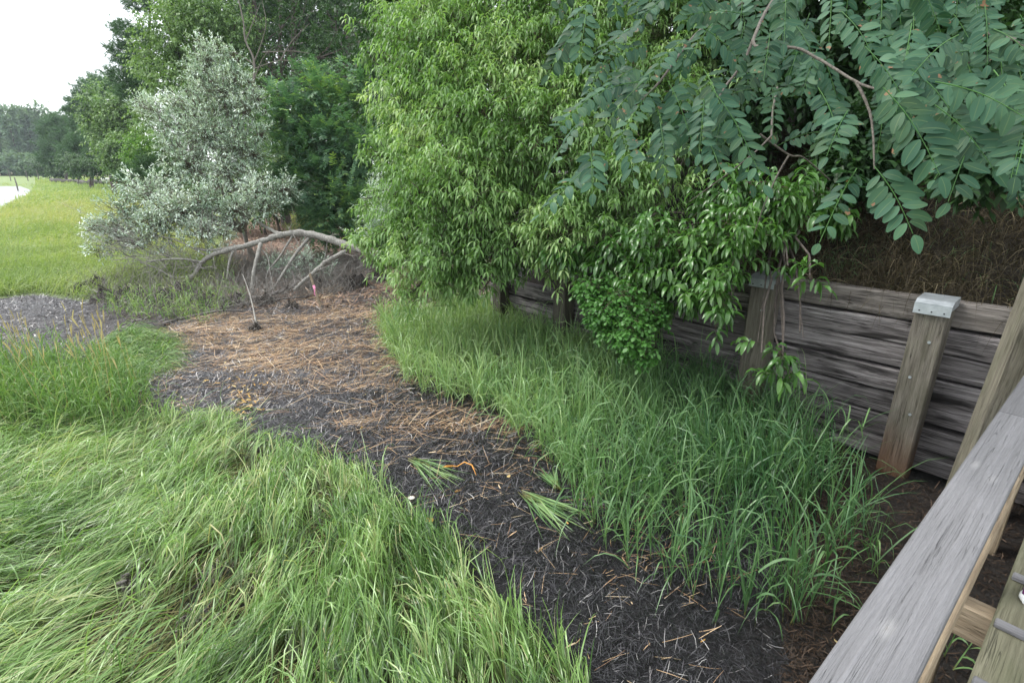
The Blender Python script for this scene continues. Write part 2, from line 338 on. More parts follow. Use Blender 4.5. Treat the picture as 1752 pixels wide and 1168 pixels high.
def gz(x, y):
    x = np.asarray(x, float); y = np.asarray(y, float)
    i = np.clip((y-gy[0])/.04, 0, len(gy)-1.01); j = np.clip((x-gx[0])/.04, 0, len(gx)-1.01)
    q = WZ[i.astype(int), j.astype(int)]
    ins = (x > gx[0]) & (x < gx[-1]) & (y > gy[0]) & (y < gy[-1])
    return np.maximum(np.where(ins, q, -1), base_z(x, y)-.02)
def grid_faces(a, b):
    i = np.arange(a-1)[:, None]*b; j = np.arange(b-1)[None]
    return np.stack([i+j, i+j+1, i+b+j+1, i+b+j], -1).reshape(-1, 4)
mb = MB()
straw_w = np.clip((790-py_)/240, 0, 1)*np.clip((px_-120)/200, .12, 1)*(px_ < 1150); straw_w = straw_w*np.clip(.75+.6*wob(GX, GY, 1.7), .15, 1)
mb.add(np.stack([GX, GY, WZ], -1), grid_faces(len(gy), len(gx)), straw_w.ravel(), (np.clip((px_-1230)/160, 0, 1)*(GX > 1)).ravel())
tag(mb.build('mud_path', M['wrack']), kind='structure', label='dark wrack covered path of mud and reed straw')
R = np.concatenate([[.01], np.geomspace(.4, 330, 200)]); TH = np.linspace(0, 2*PI, 361)
RR, TT = np.meshgrid(R, TH, indexing='ij'); X = RR*np.sin(TT); Y = RR*np.cos(TT)
ppx, ppy = proj(np.stack([X, Y, 0*X], -1)); fr = Y > 0
WATER = [(-900, 316), (35, 319), (52, 325), (50, 334), (28, 343), (0, 358), (-300, 385), (-900, 430)]
Z = base_z(X, Y)-.02
wat = inpoly(ppx, ppy, WATER) & fr; Z = np.where(wat, Z-.25, Z)
green = np.clip((RR-9)/8, 0, 1); 
LIT = [(330, 500), (380, 420), (440, 372), (500, 350), (620, 370), (700, 420), (880, 480), (880, 560), (620, 560), (400, 530)]
litter = (inpoly(ppx, ppy, LIT) & fr).astype(float)
MUDF = [(-200, 293), (100, 292), (215, 296), (215, 305), (110, 300), (-200, 300)]
litter = np.maximum(litter, .6*(inpoly(ppx, ppy, MUDF) & fr))
mb = MB(); mb.add(np.stack([X, Y, Z], -1), grid_faces(len(R), len(TH)), green.ravel(), litter.ravel())
tag(mb.build('ground', M['soil']), kind='structure')
wp = G(np.array([p[0] for p in WATER]), np.array([p[1] for p in WATER]), -.03)
mb = MB(); n = len(wp); mb.add(np.vstack([wp, wp.mean(0)]), [[i, (i+1) % n, n] for i in range(n)]); 
tag(mb.build('water', M['water'], smooth=False), kind='structure', label='pale tidal creek beyond the marsh grass')
# bank behind the wall, then curving off along the edge of the wood
edge = [A-WD*14, A-WD*6, A, A+WD*2.5, A+WD*5.3, (.2, 9.5), (-1.2, 13.5), (-4, 19), (-10, 31), (-28, 60), (-75, 125), (-150, 215)]
edge = np.array(edge, float); seg = np.concatenate([[0], np.cumsum(np.linalg.norm(np.diff(edge, axis=0), axis=1))])
tt = np.concatenate([np.linspace(0, seg[6], 160), np.geomspace(seg[6]+.3, seg[-1], 60)])
ex = np.interp(tt, seg, edge[:, 0]); ey = np.interp(tt, seg, edge[:, 1]); ed = np.stack([ex, ey], 1)
tg = nrm(np.gradient(ed, tt, axis=0)); tg = nrm(np.stack([blur(np.stack([tg[:, 0]]*2), 4)[0], blur(np.stack([tg[:, 1]]*2), 4)[0]], 1)); nb = np.stack([tg[:, 1], -tg[:, 0]], 1)
def walltop(t):  # t along the wall from the capped post
    return np.interp(t, [1.9, 2.0, 3.9, 4.0, 5.3, 6.5], [1.42, 1.03, 1.03, .82, .80, -.1])
def bankz(t, s):
    f = walltop(t)-.06; rise = np.interp(s, [0, .3, 1.5, 4, 12, 60, 300], [0, .06, .85, 2.2, 3.6, 6, 10])
    return f+rise*np.interp(t, [5, 7, 12], [1, .5, .35])
sw = np.concatenate([[.13], .13+np.geomspace(.08, 130, 60)])
TTg, SSg = np.meshgrid(tt-seg[2], sw, indexing='ij')
Zb = bankz(TTg, SSg-.13)+np.clip(SSg-.2, 0, 1)*.06*wob(TTg, SSg, 2)
XY = ed[:, None]+nb[:, None]*sw[None, :, None]
mb = MB(); mb.add(np.concatenate([XY, Zb[..., None]], -1), grid_faces(len(tt), len(sw)))
tag(mb.build('bank_terrain', M['bank']), kind='structure')
def bankpt(t, s): 
    p = wallxy(t, s); z = bankz(t, s-.13)
    return np.array([p[0], p[1], float(z)])
# ---------------------------------------------------------------- retaining wall of stacked timbers
wall = thing('retaining_wall', 'retaining wall of stacked weathered grey timbers with upright posts', 'retaining wall', loc=(A[0], A[1], 0), rz=math.atan2(WD[1], WD[0]))
# local frame: +x along the wall (towards far end), +y is away from the bank
def timber(x0, x1, z, h=.191, th=.17, y=-.215, mat='timber', name='timber'):
    L = x1-x0; nx = max(6, int(L/.08)); xs = np.linspace(-L/2, L/2, nx); c = .009
    prof = [(-th/2+c, -h/2), (-th*.1, -h/2), (th/2-c, -h/2), (th/2, -h/2+c), (th/2, -h*.2), (th/2, h*.15), (th/2, h/2-c), (th/2-c, h/2), (th*.1, h/2), (-th/2+c, h/2), (-th/2, h/2-c), (-th/2, -h/2+c)]
    pr = np.array(prof); ph = rng.uniform(0, 50)
    v = np.zeros((nx, len(pr), 3)); v[..., 0] = xs[:, None]
    wv = .006*wob(xs*3+ph, xs*0, 1.)[:, None]
    edge_w = .0065*wob(xs[:, None]*4+ph, np.arange(len(pr))[None]*1.3, 1.4)
    v[..., 1] = pr[None, :, 0]+edge_w*(pr[None, :, 0] > 0); v[..., 2] = pr[None, :, 1]*(1+.0*wv)+wv+edge_w*.7*np.sign(pr[None, :, 1])
    m = len(pr); i = np.arange(nx-1)[:, None]*m; j = np.arange(m)[None]
    f = np.stack([i+j, i+m+j, i+m+(j+1) % m, i+(j+1) % m], -1).reshape(-1, 4)
    b = MB(); b.add(v, f, rng.random())
    for q, o in ((0, 1), (nx-1, -1)): b.add(np.vstack([v[q], v[q].mean(0)]), [[k, (k+1) % m, m][::o] for k in range(m)])
    ob = b.build(name, M[mat], wall, smooth=False, loc=((x0+x1)/2, y+rng.uniform(-.008, .012), z), rot=(rng.uniform(-.07, .07), rng.uniform(-.008, .008), rng.uniform(-.006, .006)))
    return ob
rows = 7; hh = .207
for k in range(rows):
    z = .03+hh*(k+.5)
    xs = [-6.2, -3.1+rng.uniform(-.1, .1) if k % 2 else -4.4, 0.0 if k % 2 == 0 else 0.0, ]
    cuts = [-6.2, [-3.7, -2.51][k % 2], [0, 0][k % 2], [2.51, 1.256][k % 2]] if k >= 5 else [-6.2, [-3.7, -2.51][k % 2], 0, [2.51, 1.256][k % 2], [4.0, 3.77][k % 2], 5.4]
    if k == 6: cuts = [-6.2, -2.51, 0, 2.0]
    if k == 5: cuts = [-6.2, -3.7, 0, 1.256, 2.0]
    if k == 4: cuts = [-6.2, -2.51, 0, 1.256, 3.95]
    for a, b in zip(cuts[:-1], cuts[1:]): timber(a+.006, b-.006, z, mat='timber_brown' if k == 6 else 'timber')
def wallpost(x, top, lean=(0, 0), w=.21, cap=True, y=0., mat='post', base=-.3):
    L = top-base; nx = 24; b = MB(); b.box((0, 0, 0), (L, w, w), bev=.012)
    o = b.build('post', M[mat], wall, smooth=False, loc=(x+lean[0]*L/2, y+lean[1]*L/2, base+L/2), rot=(0, -PI/2+math.atan(lean[0]), -math.atan(lean[1]) if 0 else 0))
    # local x of the post points up (rotation about y by -90 deg)
    if cap:
        c = MB(); e = w/2+.008; th = .004
        tp = L/2+.004
        # folded sheet: sloping top and a skirt on the front and back, local (x up, y out)
        def pan(p):
            p = np.array(p, float); nn = nrm(np.cross(p[1]-p[0], p[3]-p[0])); c.add(np.vstack([p, p-nn*th]), [[0, 1, 2, 3], [7, 6, 5, 4], [0, 4, 5, 1], [1, 5, 6, 2], [2, 6, 7, 3], [3, 7, 4, 0]])
        y0, y1, xs0, xs1 = -e-.03, e+.006, tp+.035, tp+.002
        ym = e-.045
        pan([(xs0, y0, -e), (xs0, y0, e), (xs0-.008, ym, e), (xs0-.008, ym, -e)])
        pan([(xs0-.008, ym+.0005, -e), (xs0-.008, ym+.0005, e), (xs1, y1, e), (xs1, y1, -e)])
        pan([(xs1-.0005, y1, -e), (xs1-.0005, y1, e), (xs1-.075, y1+.004, e), (xs1-.075, y1+.004, -e)])
        for sz in (-1, 1):
            q = [(xs0-.003, y0, sz*(e+.001)), (xs0-.012, ym, sz*(e+.001)), (xs1-.004, y1, sz*(e+.001)), (xs1-.03, y1, sz*(e+.001)), (xs1-.03, y0, sz*(e+.001))]
            c.add(np.array(q+[(x_, y_, z_-sz*th) for x_, y_, z_ in q]), [[0, 1, 2], [0, 2, 3], [0, 3, 4], [5, 7, 6], [5, 8, 7], [5, 9, 8]])
        co = c.build('metal_cap', M['metal'], o, smooth=False)
        for zz in (-.075, 0, .075):
            nb_ = MB(); nb_.tube([(xs1-.052, y1+.002, zz), (xs1-.052, y1+.009, zz)], .006, 8); nb_.build('nail', M['nail'], o)
    for q in range(3):
        nb_ = MB(); nb_.tube([(L/2-.28-.3*q, w/2-.002, .03*(-1)**q), (L/2-.28-.3*q, w/2+.006, .03*(-1)**q)], .011, 8); nb_.build('bolt', M['metal'], o)
    return o
wallpost(0, 1.47); wallpost(1.256, 1.47); wallpost(2.51, 1.46)
wallpost(3.77, 1.10, w=.2, cap=False, mat='post'); wallpost(5.02, .86, w=.18, cap=False, mat='post')
pb = wallpost(-1.256, 1.47)
thing('brace_post', 'leaning wooden post between timber wall and boardwalk rail', 'post', loc=(0, 0, 0))
bp = bpy.data.objects['brace_post']
b = MB(); p0 = G(1640, 862)-np.array([0, 0, .25]); p1 = P(1800, 470, 3.2)
L = np.linalg.norm(p1-p0); ax = (p1-p0)/L; b.box((0, 0, 0), (L, .19, .19), bev=.01)
q = mathutils.Vector(ax).to_track_quat('X', 'Y'); o = b.build('shaft', M['brace'], bp, smooth=False, loc=(p0+p1)/2)
e = mathutils.Matrix.Rotation(math.atan2(NB[1], NB[0]), 3, 'Z')
o.rotation_euler = q.to_euler()

# ---------------------------------------------------------------- boardwalk with railing
dv = np.array([.766, .643]); nv = np.array([-.643, .766])
def BW(a, n, z): return np.array([dv[0]*a+nv[0]*n, dv[1]*a+nv[1]*n, z])
ang = math.atan2(dv[1], dv[0])
bw = thing('boardwalk', 'grey wooden boardwalk with flat topped railing and cross cleats', 'boardwalk', loc=(0, 0, 0), rz=ang)
RZ = H-.93; NL = .219*.93; NI = .078*.93; DZ = H-1.63
def bwbox(name, a0, a1, n0, n1, z0, z1, mat, bev=.004, parent=bw, rot=None):
    if parent is bw: loc = ((a0+a1)/2, (n0+n1)/2, (z0+z1)/2)
    bb = MB(); sz = (a1-a0, n1-n0, z1-z0); i = int(np.argmax(sz))
    if i == 0: bb.box((0, 0, 0), sz, bev=bev); r = (0, 0, 0)
    elif i == 1: bb.box((0, 0, 0), (sz[1], sz[0], sz[2]), bev=bev); r = (0, 0, PI/2)
    else: bb.box((0, 0, 0), (sz[2], sz[1], sz[0]), bev=bev); r = (0, -PI/2, 0)
    return bb.build(name, M[mat], parent, smooth=False, loc=loc, rot=r)
AJ = 2.72
bwbox('cap_rail', -1.6, AJ-.002, NI, NL, RZ-.038, RZ, 'rail'); bwbox('cap_rail', AJ+.002, 6.0, NI, NL, RZ-.038, RZ, 'rail')
bwbox('side_rail', -1.6, 5.98, NI+.006, NI+.042, RZ-.125, RZ-.040, 'newwood')
bwbox('lower_rail', -1.6, 5.98, NI+.006, NI+.042, DZ+.35, DZ+.44, 'newwood')
for a in (-1.2, .65, 2.5, 4.3): 
    bwbox('rail_post', a-.045, a+.045, NI+.046, NI+.134, -.4, RZ-.040, 'newwood')
    bwbox('post_block', a-.045, a+.045, -.3, NI+.043, DZ-.19, DZ-.045, 'newwood')
n0 = .02
for k in range(5): bwbox('deck_board', -1.6, 6.0, n0-.29*(k+1)+.004, n0-.29*k-.004, DZ-.038, DZ, 'deck', bev=.006)
for a in np.arange(-1.3, 5.9, .365): bwbox('cleat', a, a+.04, n0-1.3, n0-.012, DZ+.001, DZ+.022, 'rail')
bwbox('joist', -1.6, 5.9, -.34, -.3, DZ-.20, DZ-.04, 'deck'); bwbox('joist', -1.6, 5.9, -1.2, -1.16, DZ-.20, DZ-.04, 'deck')
for a in (-1.2, .65, 2.5, 4.3): bwbox('pile', a-.07, a+.07, -1.14, -1.0, -.4, DZ-.04, 'post')
# sneaker at the right edge of the picture
sp = P(1742, 1010, 1.0); r = ray(1768, 1030); t = (DZ+.02-H)/r[2]; sp = r*t+np.array([0, 0, H])
sn = thing('sneaker', 'white rubber soled sneaker with purple upper standing on the deck boards', 'shoe', loc=(sp[0]-.02, sp[1], DZ+.001), rz=math.radians(-158))
def shoe_ring(x, w, z0, z1, n=16):
    a = np.arange(n)*2*PI/n; return np.stack([np.full(n, x), np.cos(a)*w, (z0+z1)/2+np.sin(a)*(z1-z0)/2], -1)
def loft(rings, closed=True):
    b = MB(); R_ = np.array(rings); a, n = R_.shape[:2]; i = np.arange(a-1)[:, None]*n; j = np.arange(n)[None]
    b.add(R_, np.stack([i+j, i+(j+1) % n, i+n+(j+1) % n, i+n+j], -1).reshape(-1, 4))
    for q in (0, a-1): b.add(np.vstack([R_[q], R_[q].mean(0)]), [[k, (k+1) % n, n] for k in range(n)])
    return b
loft([shoe_ring(x, w_, 0, h_) for x, w_, h_ in ((.0, .018, .02), (-.01, .035, .034), (-.04, .045, .036), (-.1, .048, .03), (-.17, .036, .03), (-.23, .036, .035), (-.27, .028, .035), (-.285, .01, .03))]).build('sole', M['white'], sn)
loft([shoe_ring(x, w_, .012, h_) for x, w_, h_ in ((-.004, .012, .03), (-.02, .032, .05), (-.05, .042, .06), (-.1, .044, .078), (-.15, .036, .1), (-.2, .034, .11), (-.26, .03, .11), (-.275, .012, .1))]).build('upper', M['purple'], sn)
b = MB()
for k in range(4): b.tube([(-.09-.02*k, -.03, .075+.007*k), (-.092-.02*k, 0, .083+.008*k), (-.09-.02*k, .03, .075+.007*k)], .003, 6)
b.build('laces', M['white'], sn)

# ---------------------------------------------------------------- grasses
def scatter(poly, n, bbox, zf=None):
    x = rng.uniform(bbox[0], bbox[1], n); y = rng.uniform(bbox[2], bbox[3], n)
    a, b_ = proj(np.stack([x, y, 0*x], -1)); k = inpoly(a, b_, poly); x, y = x[k], y[k]
    return np.stack([x, y, gz(x, y) if zf is None else zf(x, y)], -1), a[k], b_[k]
flow = np.array([(100, 750, 1, -.35), (300, 780, 1, -.6), (400, 740, .8, -1), (100, 900, 1, -.5), (300, 900, 1, -.75), (450, 850, .6, -1), (150, 1050, 1, -.8), (350, 1100, 1, -1.1), (520, 1000, .5, -1),
    (520, 850, -.05, -1), (620, 950, -.25, -1), (700, 1000, -.4, -1), (850, 1100, -.5, -1), (950, 1160, -.6, -1), (620, 1140, -.1, -1), (0, 1000, .9, -.15), (0, 850, 1, -.3), (200, 980, 1, -.35), (560, 900, .1, -1), (-300, 900, 1, -.3), (-100, 1160, 1, -.5), (200, 1250, 1, -.8), (700, 1300, -.2, -1)], float)
f0 = G(flow[:, 0], flow[:, 1]); f1 = G(flow[:, 0]+flow[:, 2]*20, flow[:, 1]+flow[:, 3]*20); fd = nrm((f1-f0)[:, :2])
def flowdir(x, y):
    w_ = 1/((x[:, None]-f0[None, :, 0])**2+(y[:, None]-f0[None, :, 1])**2+.02)**1.6
    return nrm((w_[..., None]*fd[None]).sum(1))
def rot2(d, a): return np.stack([d[:, 0]*np.cos(a)-d[:, 1]*np.sin(a), d[:, 0]*np.sin(a)+d[:, 1]*np.cos(a)], -1)
MATP = [(-500, 720), (0, 760), (150, 745), (300, 735), (395, 735), (420, 765), (530, 800), (630, 840), (660, 885), (720, 925), (790, 985), (880, 1090), (970, 1168), (1060, 1330), (-900, 1330), (-900, 720)]
p, a_, b_ = scatter(MATP, 150000, (-6.5, 1.6, .6, 5.2))
gaps = np.zeros(len(p)); fl_ = flowdir(p[:, 0], p[:, 1])
for gx0, gy0, rx, ry in ((215, 1018, 55, 27), (350, 985, 46, 36), (315, 1080, 56, 22), (552, 880, 28, 30), (30, 1000, 60, 20), (430, 985, 30, 28), (690, 1030, 18, 40), (255, 960, 40, 22), (420, 775, 50, 16), (140, 905, 60, 14), (480, 1090, 40, 26), (800, 1120, 20, 26)):
    for o_ in (0., .15, .3, .45):
        qa, qb = proj(p+np.concatenate([fl_*o_, np.full((len(p), 1), .15 if o_ else 0)], 1)); gaps = np.maximum(gaps, 1.25*np.exp(-(((qa-gx0)/rx)**2+((qb-gy0)/ry)**2)))
keep = (rng.random(len(p)) > gaps*1.05) & (rng.random(len(p)) < .56+.42*wob(p[:, 0], p[:, 1], 4.2)); keep &= (rng.random(len(p)) < np.clip(1.6-p[:, 1]/6., .5, 1)); p, a_, b_ = p[keep], a_[keep], b_[keep]
n = len(p); cs_ = .11; ci = (np.floor(p[:, 0]/cs_).astype(int)*73856093 ^ np.floor(p[:, 1]/cs_).astype(int)*19349663) % 4096; tfr = rng.normal(size=(4096, 5)); tc = (np.floor(p[:, :2]/cs_)+.5+.3*tfr[ci, 3:5])*cs_; p[:, :2] += (tc-p[:, :2])*.55
d2 = flowdir(p[:, 0], p[:, 1]); d2 = rot2(d2, rng.normal(0, .13, n)+.19*tfr[ci, 0]+.35*wob(p[:, 0], p[:, 1], 2.6)+.2*wob(p[:, 1], p[:, 0], 6))
elev = np.clip(rng.normal(.85, .35, n)+.3*wob(p[:, 0]+9, p[:, 1], 3)+.25*tfr[ci, 1]+np.interp(a_, [0, 400, 550], [-.25, -.15, 0]), .1, 1.4)
L = rng.uniform(.38, .72, n)*(1+.15*wob(p[:, 0], p[:, 1]+5, 4)); d3 = np.concatenate([d2*np.cos(elev)[:, None], np.sin(elev)[:, None]], 1)
tone = np.clip(.42+.26*wob(p[:, 0], p[:, 1], 1.8)+.2*wob(p[:, 1], p[:, 0], 5)+.17*tfr[ci, 2]+rng.normal(0, .17, n), 0, .88); tone = np.where(rng.random(n) < .03, rng.uniform(.85, 1, n), tone)
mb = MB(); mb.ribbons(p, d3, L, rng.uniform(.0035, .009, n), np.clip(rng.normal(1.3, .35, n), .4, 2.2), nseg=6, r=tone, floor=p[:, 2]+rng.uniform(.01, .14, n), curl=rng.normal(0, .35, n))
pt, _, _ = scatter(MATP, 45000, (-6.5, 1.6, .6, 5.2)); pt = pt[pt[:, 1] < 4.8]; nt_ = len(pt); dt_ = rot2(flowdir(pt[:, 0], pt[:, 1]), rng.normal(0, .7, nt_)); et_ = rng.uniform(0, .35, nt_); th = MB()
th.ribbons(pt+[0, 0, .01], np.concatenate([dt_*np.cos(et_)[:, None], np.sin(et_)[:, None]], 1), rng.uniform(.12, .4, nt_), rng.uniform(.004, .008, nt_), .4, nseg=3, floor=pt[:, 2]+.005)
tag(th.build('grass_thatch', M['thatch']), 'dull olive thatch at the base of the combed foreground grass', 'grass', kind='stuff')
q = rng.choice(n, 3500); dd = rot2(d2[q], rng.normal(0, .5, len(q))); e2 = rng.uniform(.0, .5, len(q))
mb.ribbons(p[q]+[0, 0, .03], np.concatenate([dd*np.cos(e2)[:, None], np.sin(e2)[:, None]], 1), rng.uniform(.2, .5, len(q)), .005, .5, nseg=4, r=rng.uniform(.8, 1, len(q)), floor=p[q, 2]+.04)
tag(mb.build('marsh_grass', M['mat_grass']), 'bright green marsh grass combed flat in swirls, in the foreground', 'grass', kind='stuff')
# short edge fringe of the matted grass handled by the same sheet; tall stand by the wall
TALL = [(640, 562), (700, 672), (830, 718), (900, 765), (955, 820), (1010, 935), (1080, 990), (1190, 1075), (1330, 1085), (1450, 1065), (1510, 1000), (1475, 900), (1390, 790), (1300, 700), (1240, 665), (880, 560), (820, 535), (700, 545)]
def stems(p, hgt, nl, wid, spread, mb, tone, lean=None, Lr=(.25, .5), bendr=(.5, 1.8), up=1., em=1.05):
    n = len(p); ln = rng.normal(0, .12, (n, 2)) if lean is None else lean+rng.normal(0, .10, (n, 2))
    sd_ = nrm(np.concatenate([ln, np.ones((n, 1))], 1))
    mb.ribbons(p, sd_, hgt*.75, wid*.55, .05, nseg=3, prof=[1, .9, .7, .5], r=tone)
    for k in range(nl):
        fr_ = (k+rng.uniform(.2, 1, n))/(nl+.3)*up; az = rng.uniform(0, 2*PI, n)+k*2.6; el = np.clip(rng.normal(em, .2, n)+.15*fr_, .3, 1.5)
        d = np.stack([np.cos(az)*np.cos(el), np.sin(az)*np.cos(el), np.sin(el)], -1)+.5*np.concatenate([ln, np.zeros((n, 1))], 1)
        b0 = p+sd_*(hgt*fr_*.75)[:, None]
        mb.ribbons(b0, d, rng.uniform(*Lr, n)*np.where(fr_ > .6, 1., .9)*(hgt/.8), rng.uniform(.75, 1.15, n)*wid, rng.uniform(*bendr, n)*(1.1-.3*fr_), nseg=6, r=np.clip(tone+rng.normal(0, .12, n), 0, 1), curl=rng.normal(0, .2, n), floor=p[:, 2]+.01, t=np.clip(.25+.6*fr_, 0, 1))
p, a_, b_ = scatter(TALL, 60000, (-2.5, 4.5, 1., 9.5))
dens = np.clip(.13+.05*wob(p[:, 0], p[:, 1], 4), .04, 1)*np.where(a_ < 760, .8, 1)*np.where(b_ > 900, .62, 1)*np.interp(a_, [900, 1150], [1, .78]); dens *= 1.35*np.where(a_ > 1400, .6, 1)
k = rng.random(len(p)) < dens; p, a_, b_ = p[k], a_[k], b_[k]
mb = MB(); tone = np.clip(.45+.2*wob(p[:, 0], p[:, 1], 2)+np.clip((1080-a_)/600, -.3, .45)+rng.normal(0, .12, len(p)), 0, 1)
hg = rng.uniform(.45, .78, len(p))*np.interp(a_, [640, 800, 1000, 1350], [.8, .82, 1.0, 1.08])
stems(p, hg, 6, .0115, 1, mb, tone, lean=np.array([-.10, .06]), Lr=(.42, .88), bendr=(.25, 1.25), up=.62, em=1.22)
tag(mb.build('tall_grass', M['tall_grass']), 'tall arching dark green marsh grass in front of the timber wall', 'grass', kind='stuff')
# stray single stems rooted by the wall
spots = [(1470, 858, .72), (1405, 790, .55), (1420, 800, .5), (1395, 812, .4), (1500, 1000, .35), (1350, 1075, .45), (1420, 1090, .4), (1290, 1085, .5), (1612, 1130, .3), (1628, 1150, .35)]
p = G(np.array([s_[0] for s_ in spots]), np.array([s_[1] for s_ in spots])); p[:, 2] = gz(p[:, 0], p[:, 1])
mb = MB(); hg = np.array([s_[2] for s_ in spots])*1.25; stems(p, hg, 6, .013, 1, mb, rng.uniform(.3, .8, len(p)), Lr=(.25, .42))
tag(mb.build('single_grass', M['tall_grass']), 'few lone grass stems on the dark mud by the wall foot', 'grass', kind='stuff')
# left standing patch with seed heads
LST = [(-600, 648), (0, 650), (120, 652), (230, 655), (275, 690), (300, 735), (200, 745), (0, 765), (-600, 790)]
p, a_, b_ = scatter(LST, 60000, (-9, -1., 3.5, 8)); k = rng.random(len(p)) < np.where(a_ > 230, .07, .16)*1.4; p, a_, b_ = p[k], a_[k], b_[k]
mb = MB(); hg = rng.uniform(.45, .8, len(p))*np.interp(a_, [0, 200, 290], [1.05, .95, .6]); stems(p, hg, 4, .010, 1, mb, np.clip(rng.normal(.5, .2, len(p)), 0, 1), lean=np.array([.12, 0.]), bendr=(.3, 1.4))
tag(mb.build('standing_grass', M['stand_grass']), 'upright green marsh grass patch at the left edge with tan seed spikes', 'grass', kind='stuff')
q = rng.choice(len(p), 230); mb = MB(); sb = p[q]; ln = nrm(np.concatenate([rng.normal([-.12, .03], .13, (230, 2)), np.ones((230, 1))], 1)); hs = rng.uniform(.7, .98, 230)*np.interp(a_[q], [0, 200, 290], [1, 1, .7])
mb.ribbons(sb, ln, hs, .005, .02, nseg=2, prof=[1, 1, .8], r=rng.random(230)*.5)
mb.ribbons(sb+ln*(hs-.02)[:, None], ln+rng.normal(0, .08, (230, 3)), .13, .010, .2, nseg=3, prof=[.4, 1, .9, .2])
mb.ribbons(sb+ln*(hs-.02)[:, None], ln+rng.normal(0, .08, (230, 3)), .13, .010, .2, side=nrm(rng.normal(size=(230, 3))*[1, 1, 0]), nseg=3, prof=[.4, 1, .9, .2])
tag(mb.build('seed_head_grass', M['seed']), 'tan seed spikes rising above the left grass patch', 'grass', kind='stuff')
# bent over low patch behind it
LOW = [(150, 575), (225, 572), (290, 590), (285, 640), (240, 660), (140, 650)]
p, a_, b_ = scatter(LOW, 30000, (-6, -1.5, 5, 9)); p = p[rng.random(len(p)) < .75]; n = len(p)
az = rng.normal(.15, .5, n); el = rng.uniform(.5, 1.2, n); mb = MB()
mb.ribbons(p, np.stack([np.cos(az)*np.cos(el), np.sin(az)*np.cos(el), np.sin(el)], -1), rng.uniform(.3, .6, n), .009, rng.uniform(.9, 1.8, n), nseg=5, floor=p[:, 2]+.03)
tag(mb.build('bent_grass', M['stand_grass']), 'low bent pale green grass hummock beside the wrack path', 'grass', kind='stuff')
# grass among the driftwood
UND = [(170, 545), (330, 500), (420, 500), (420, 530), (360, 560), (290, 560), (200, 560)]
p, a_, b_ = scatter(UND, 20000, (-9, -2, 7, 12)); p = p[rng.random(len(p)) < .09]; mb = MB()
stems(p, rng.uniform(.3, .6, len(p)), 4, .012, 1, mb, rng.uniform(.3, 1, len(p)))
tag(mb.build('driftwood_grass', M['stand_grass']), 'sparse green grass growing through the driftwood under the silver shrub', 'grass', kind='stuff')
# meadow
MEA = [(-1500, 305), (-100, 312), (60, 318), (60, 306), (200, 302), (240, 320), (330, 400), (400, 470), (330, 500), (200, 505), (150, 512), (60, 500), (0, 505), (-1500, 520), (-1500, 345), (0, 345), (55, 330), (55, 318), (-100, 314)]
def meadow(n, y0, y1, wid, hgt, keepd):
    yy = y0*(y1/y0)**rng.random(n); xx = rng.uniform(-1.35, -.25, n)*yy-.5
    k = rng.random(n) < keepd; xx, yy = xx[k], yy[k]
    a, b_ = proj(np.stack([xx, yy, 0*xx], -1)); k = inpoly(a, b_, MEA) & ~inpoly(a, b_, WATER) & (b_ < 520); xx, yy = xx[k], yy[k]; a, b_ = a[k], b_[k]
    k = (rng.random(len(xx)) > np.exp(-(((a-20)/60)**2+((b_-418)/14)**2))*.9); xx, yy = xx[k], yy[k]; b_ = b_[k]
    return np.stack([xx, yy, gz(xx, yy)], -1), b_
mb = MB()
for n_, y0, y1, wd, hg, kd in ((60000, 8, 17, .012, .5, 1), (60000, 15, 35, .02, .55, 1), (50000, 32, 90, .045, .6, 1), (14000, 80, 130, .12, .6, 1)):
    p, b_ = meadow(n_, y0, y1, wd, hg, kd); n = len(p); az = rng.normal(.2, .8, n)+wob(p[:, 0], p[:, 1], .9)*1.2; el = np.clip(rng.normal(.95, .3, n)+.3*wob(p[:, 0]+5, p[:, 1], .7), .2, 1.5)
    tn = np.clip(.5+.3*wob(p[:, 0]+.5*p[:, 1], p[:, 1], .35)+.25*wob(p[:, 0], p[:, 1]*.5, 1.3)+rng.normal(0, .15, n), 0, 1); tn = np.where((b_ > 345) & (b_ < 390), np.clip(tn+.25, 0, 1), tn)
    mb.ribbons(p, np.stack([np.cos(az)*np.cos(el), np.sin(az)*np.cos(el), np.sin(el)], -1), hg*rng.uniform(.7, 1.3, n), wd, rng.uniform(.4, 1.3, n), nseg=4, r=tn, floor=p[:, 2]+.03)
tag(mb.build('meadow_grass', M['meadow']), 'yellow green salt marsh meadow reaching back to the creek', 'grass', kind='stuff')

# ---------------------------------------------------------------- wrack fibres, straw, chips
def lay(p, L, W, az, mb, tilt=.12, r=None, bend=.05, nseg=2, lift=.012, curl=.5):
    n = len(p); el = rng.normal(.05, tilt, n); d = np.stack([np.cos(az)*np.cos(el), np.sin(az)*np.cos(el), np.sin(el)], -1)
    q = p.copy(); q[:, 2] += rng.uniform(.002, lift, n)
    mb.ribbons(q, d, L, W, bend, nseg=nseg, prof=np.interp(np.linspace(0, 1, nseg+1), [0, .5, 1], [.7, 1, .5]), r=r, floor=p[:, 2]+.002, curl=rng.normal(0, curl, n))
WRN = WR
p, a_, b_ = scatter(WRN, 620000, (-7., 4.6, .8, 11)); near = p[:, 1] < 6; k = rng.random(len(p)) < np.where(near, .9, .45)*np.where(a_ > 1480, .35, 1); p, a_, b_ = p[k], a_[k], b_[k]
n = len(p); mb = MB(); br = (a_ > 1340)
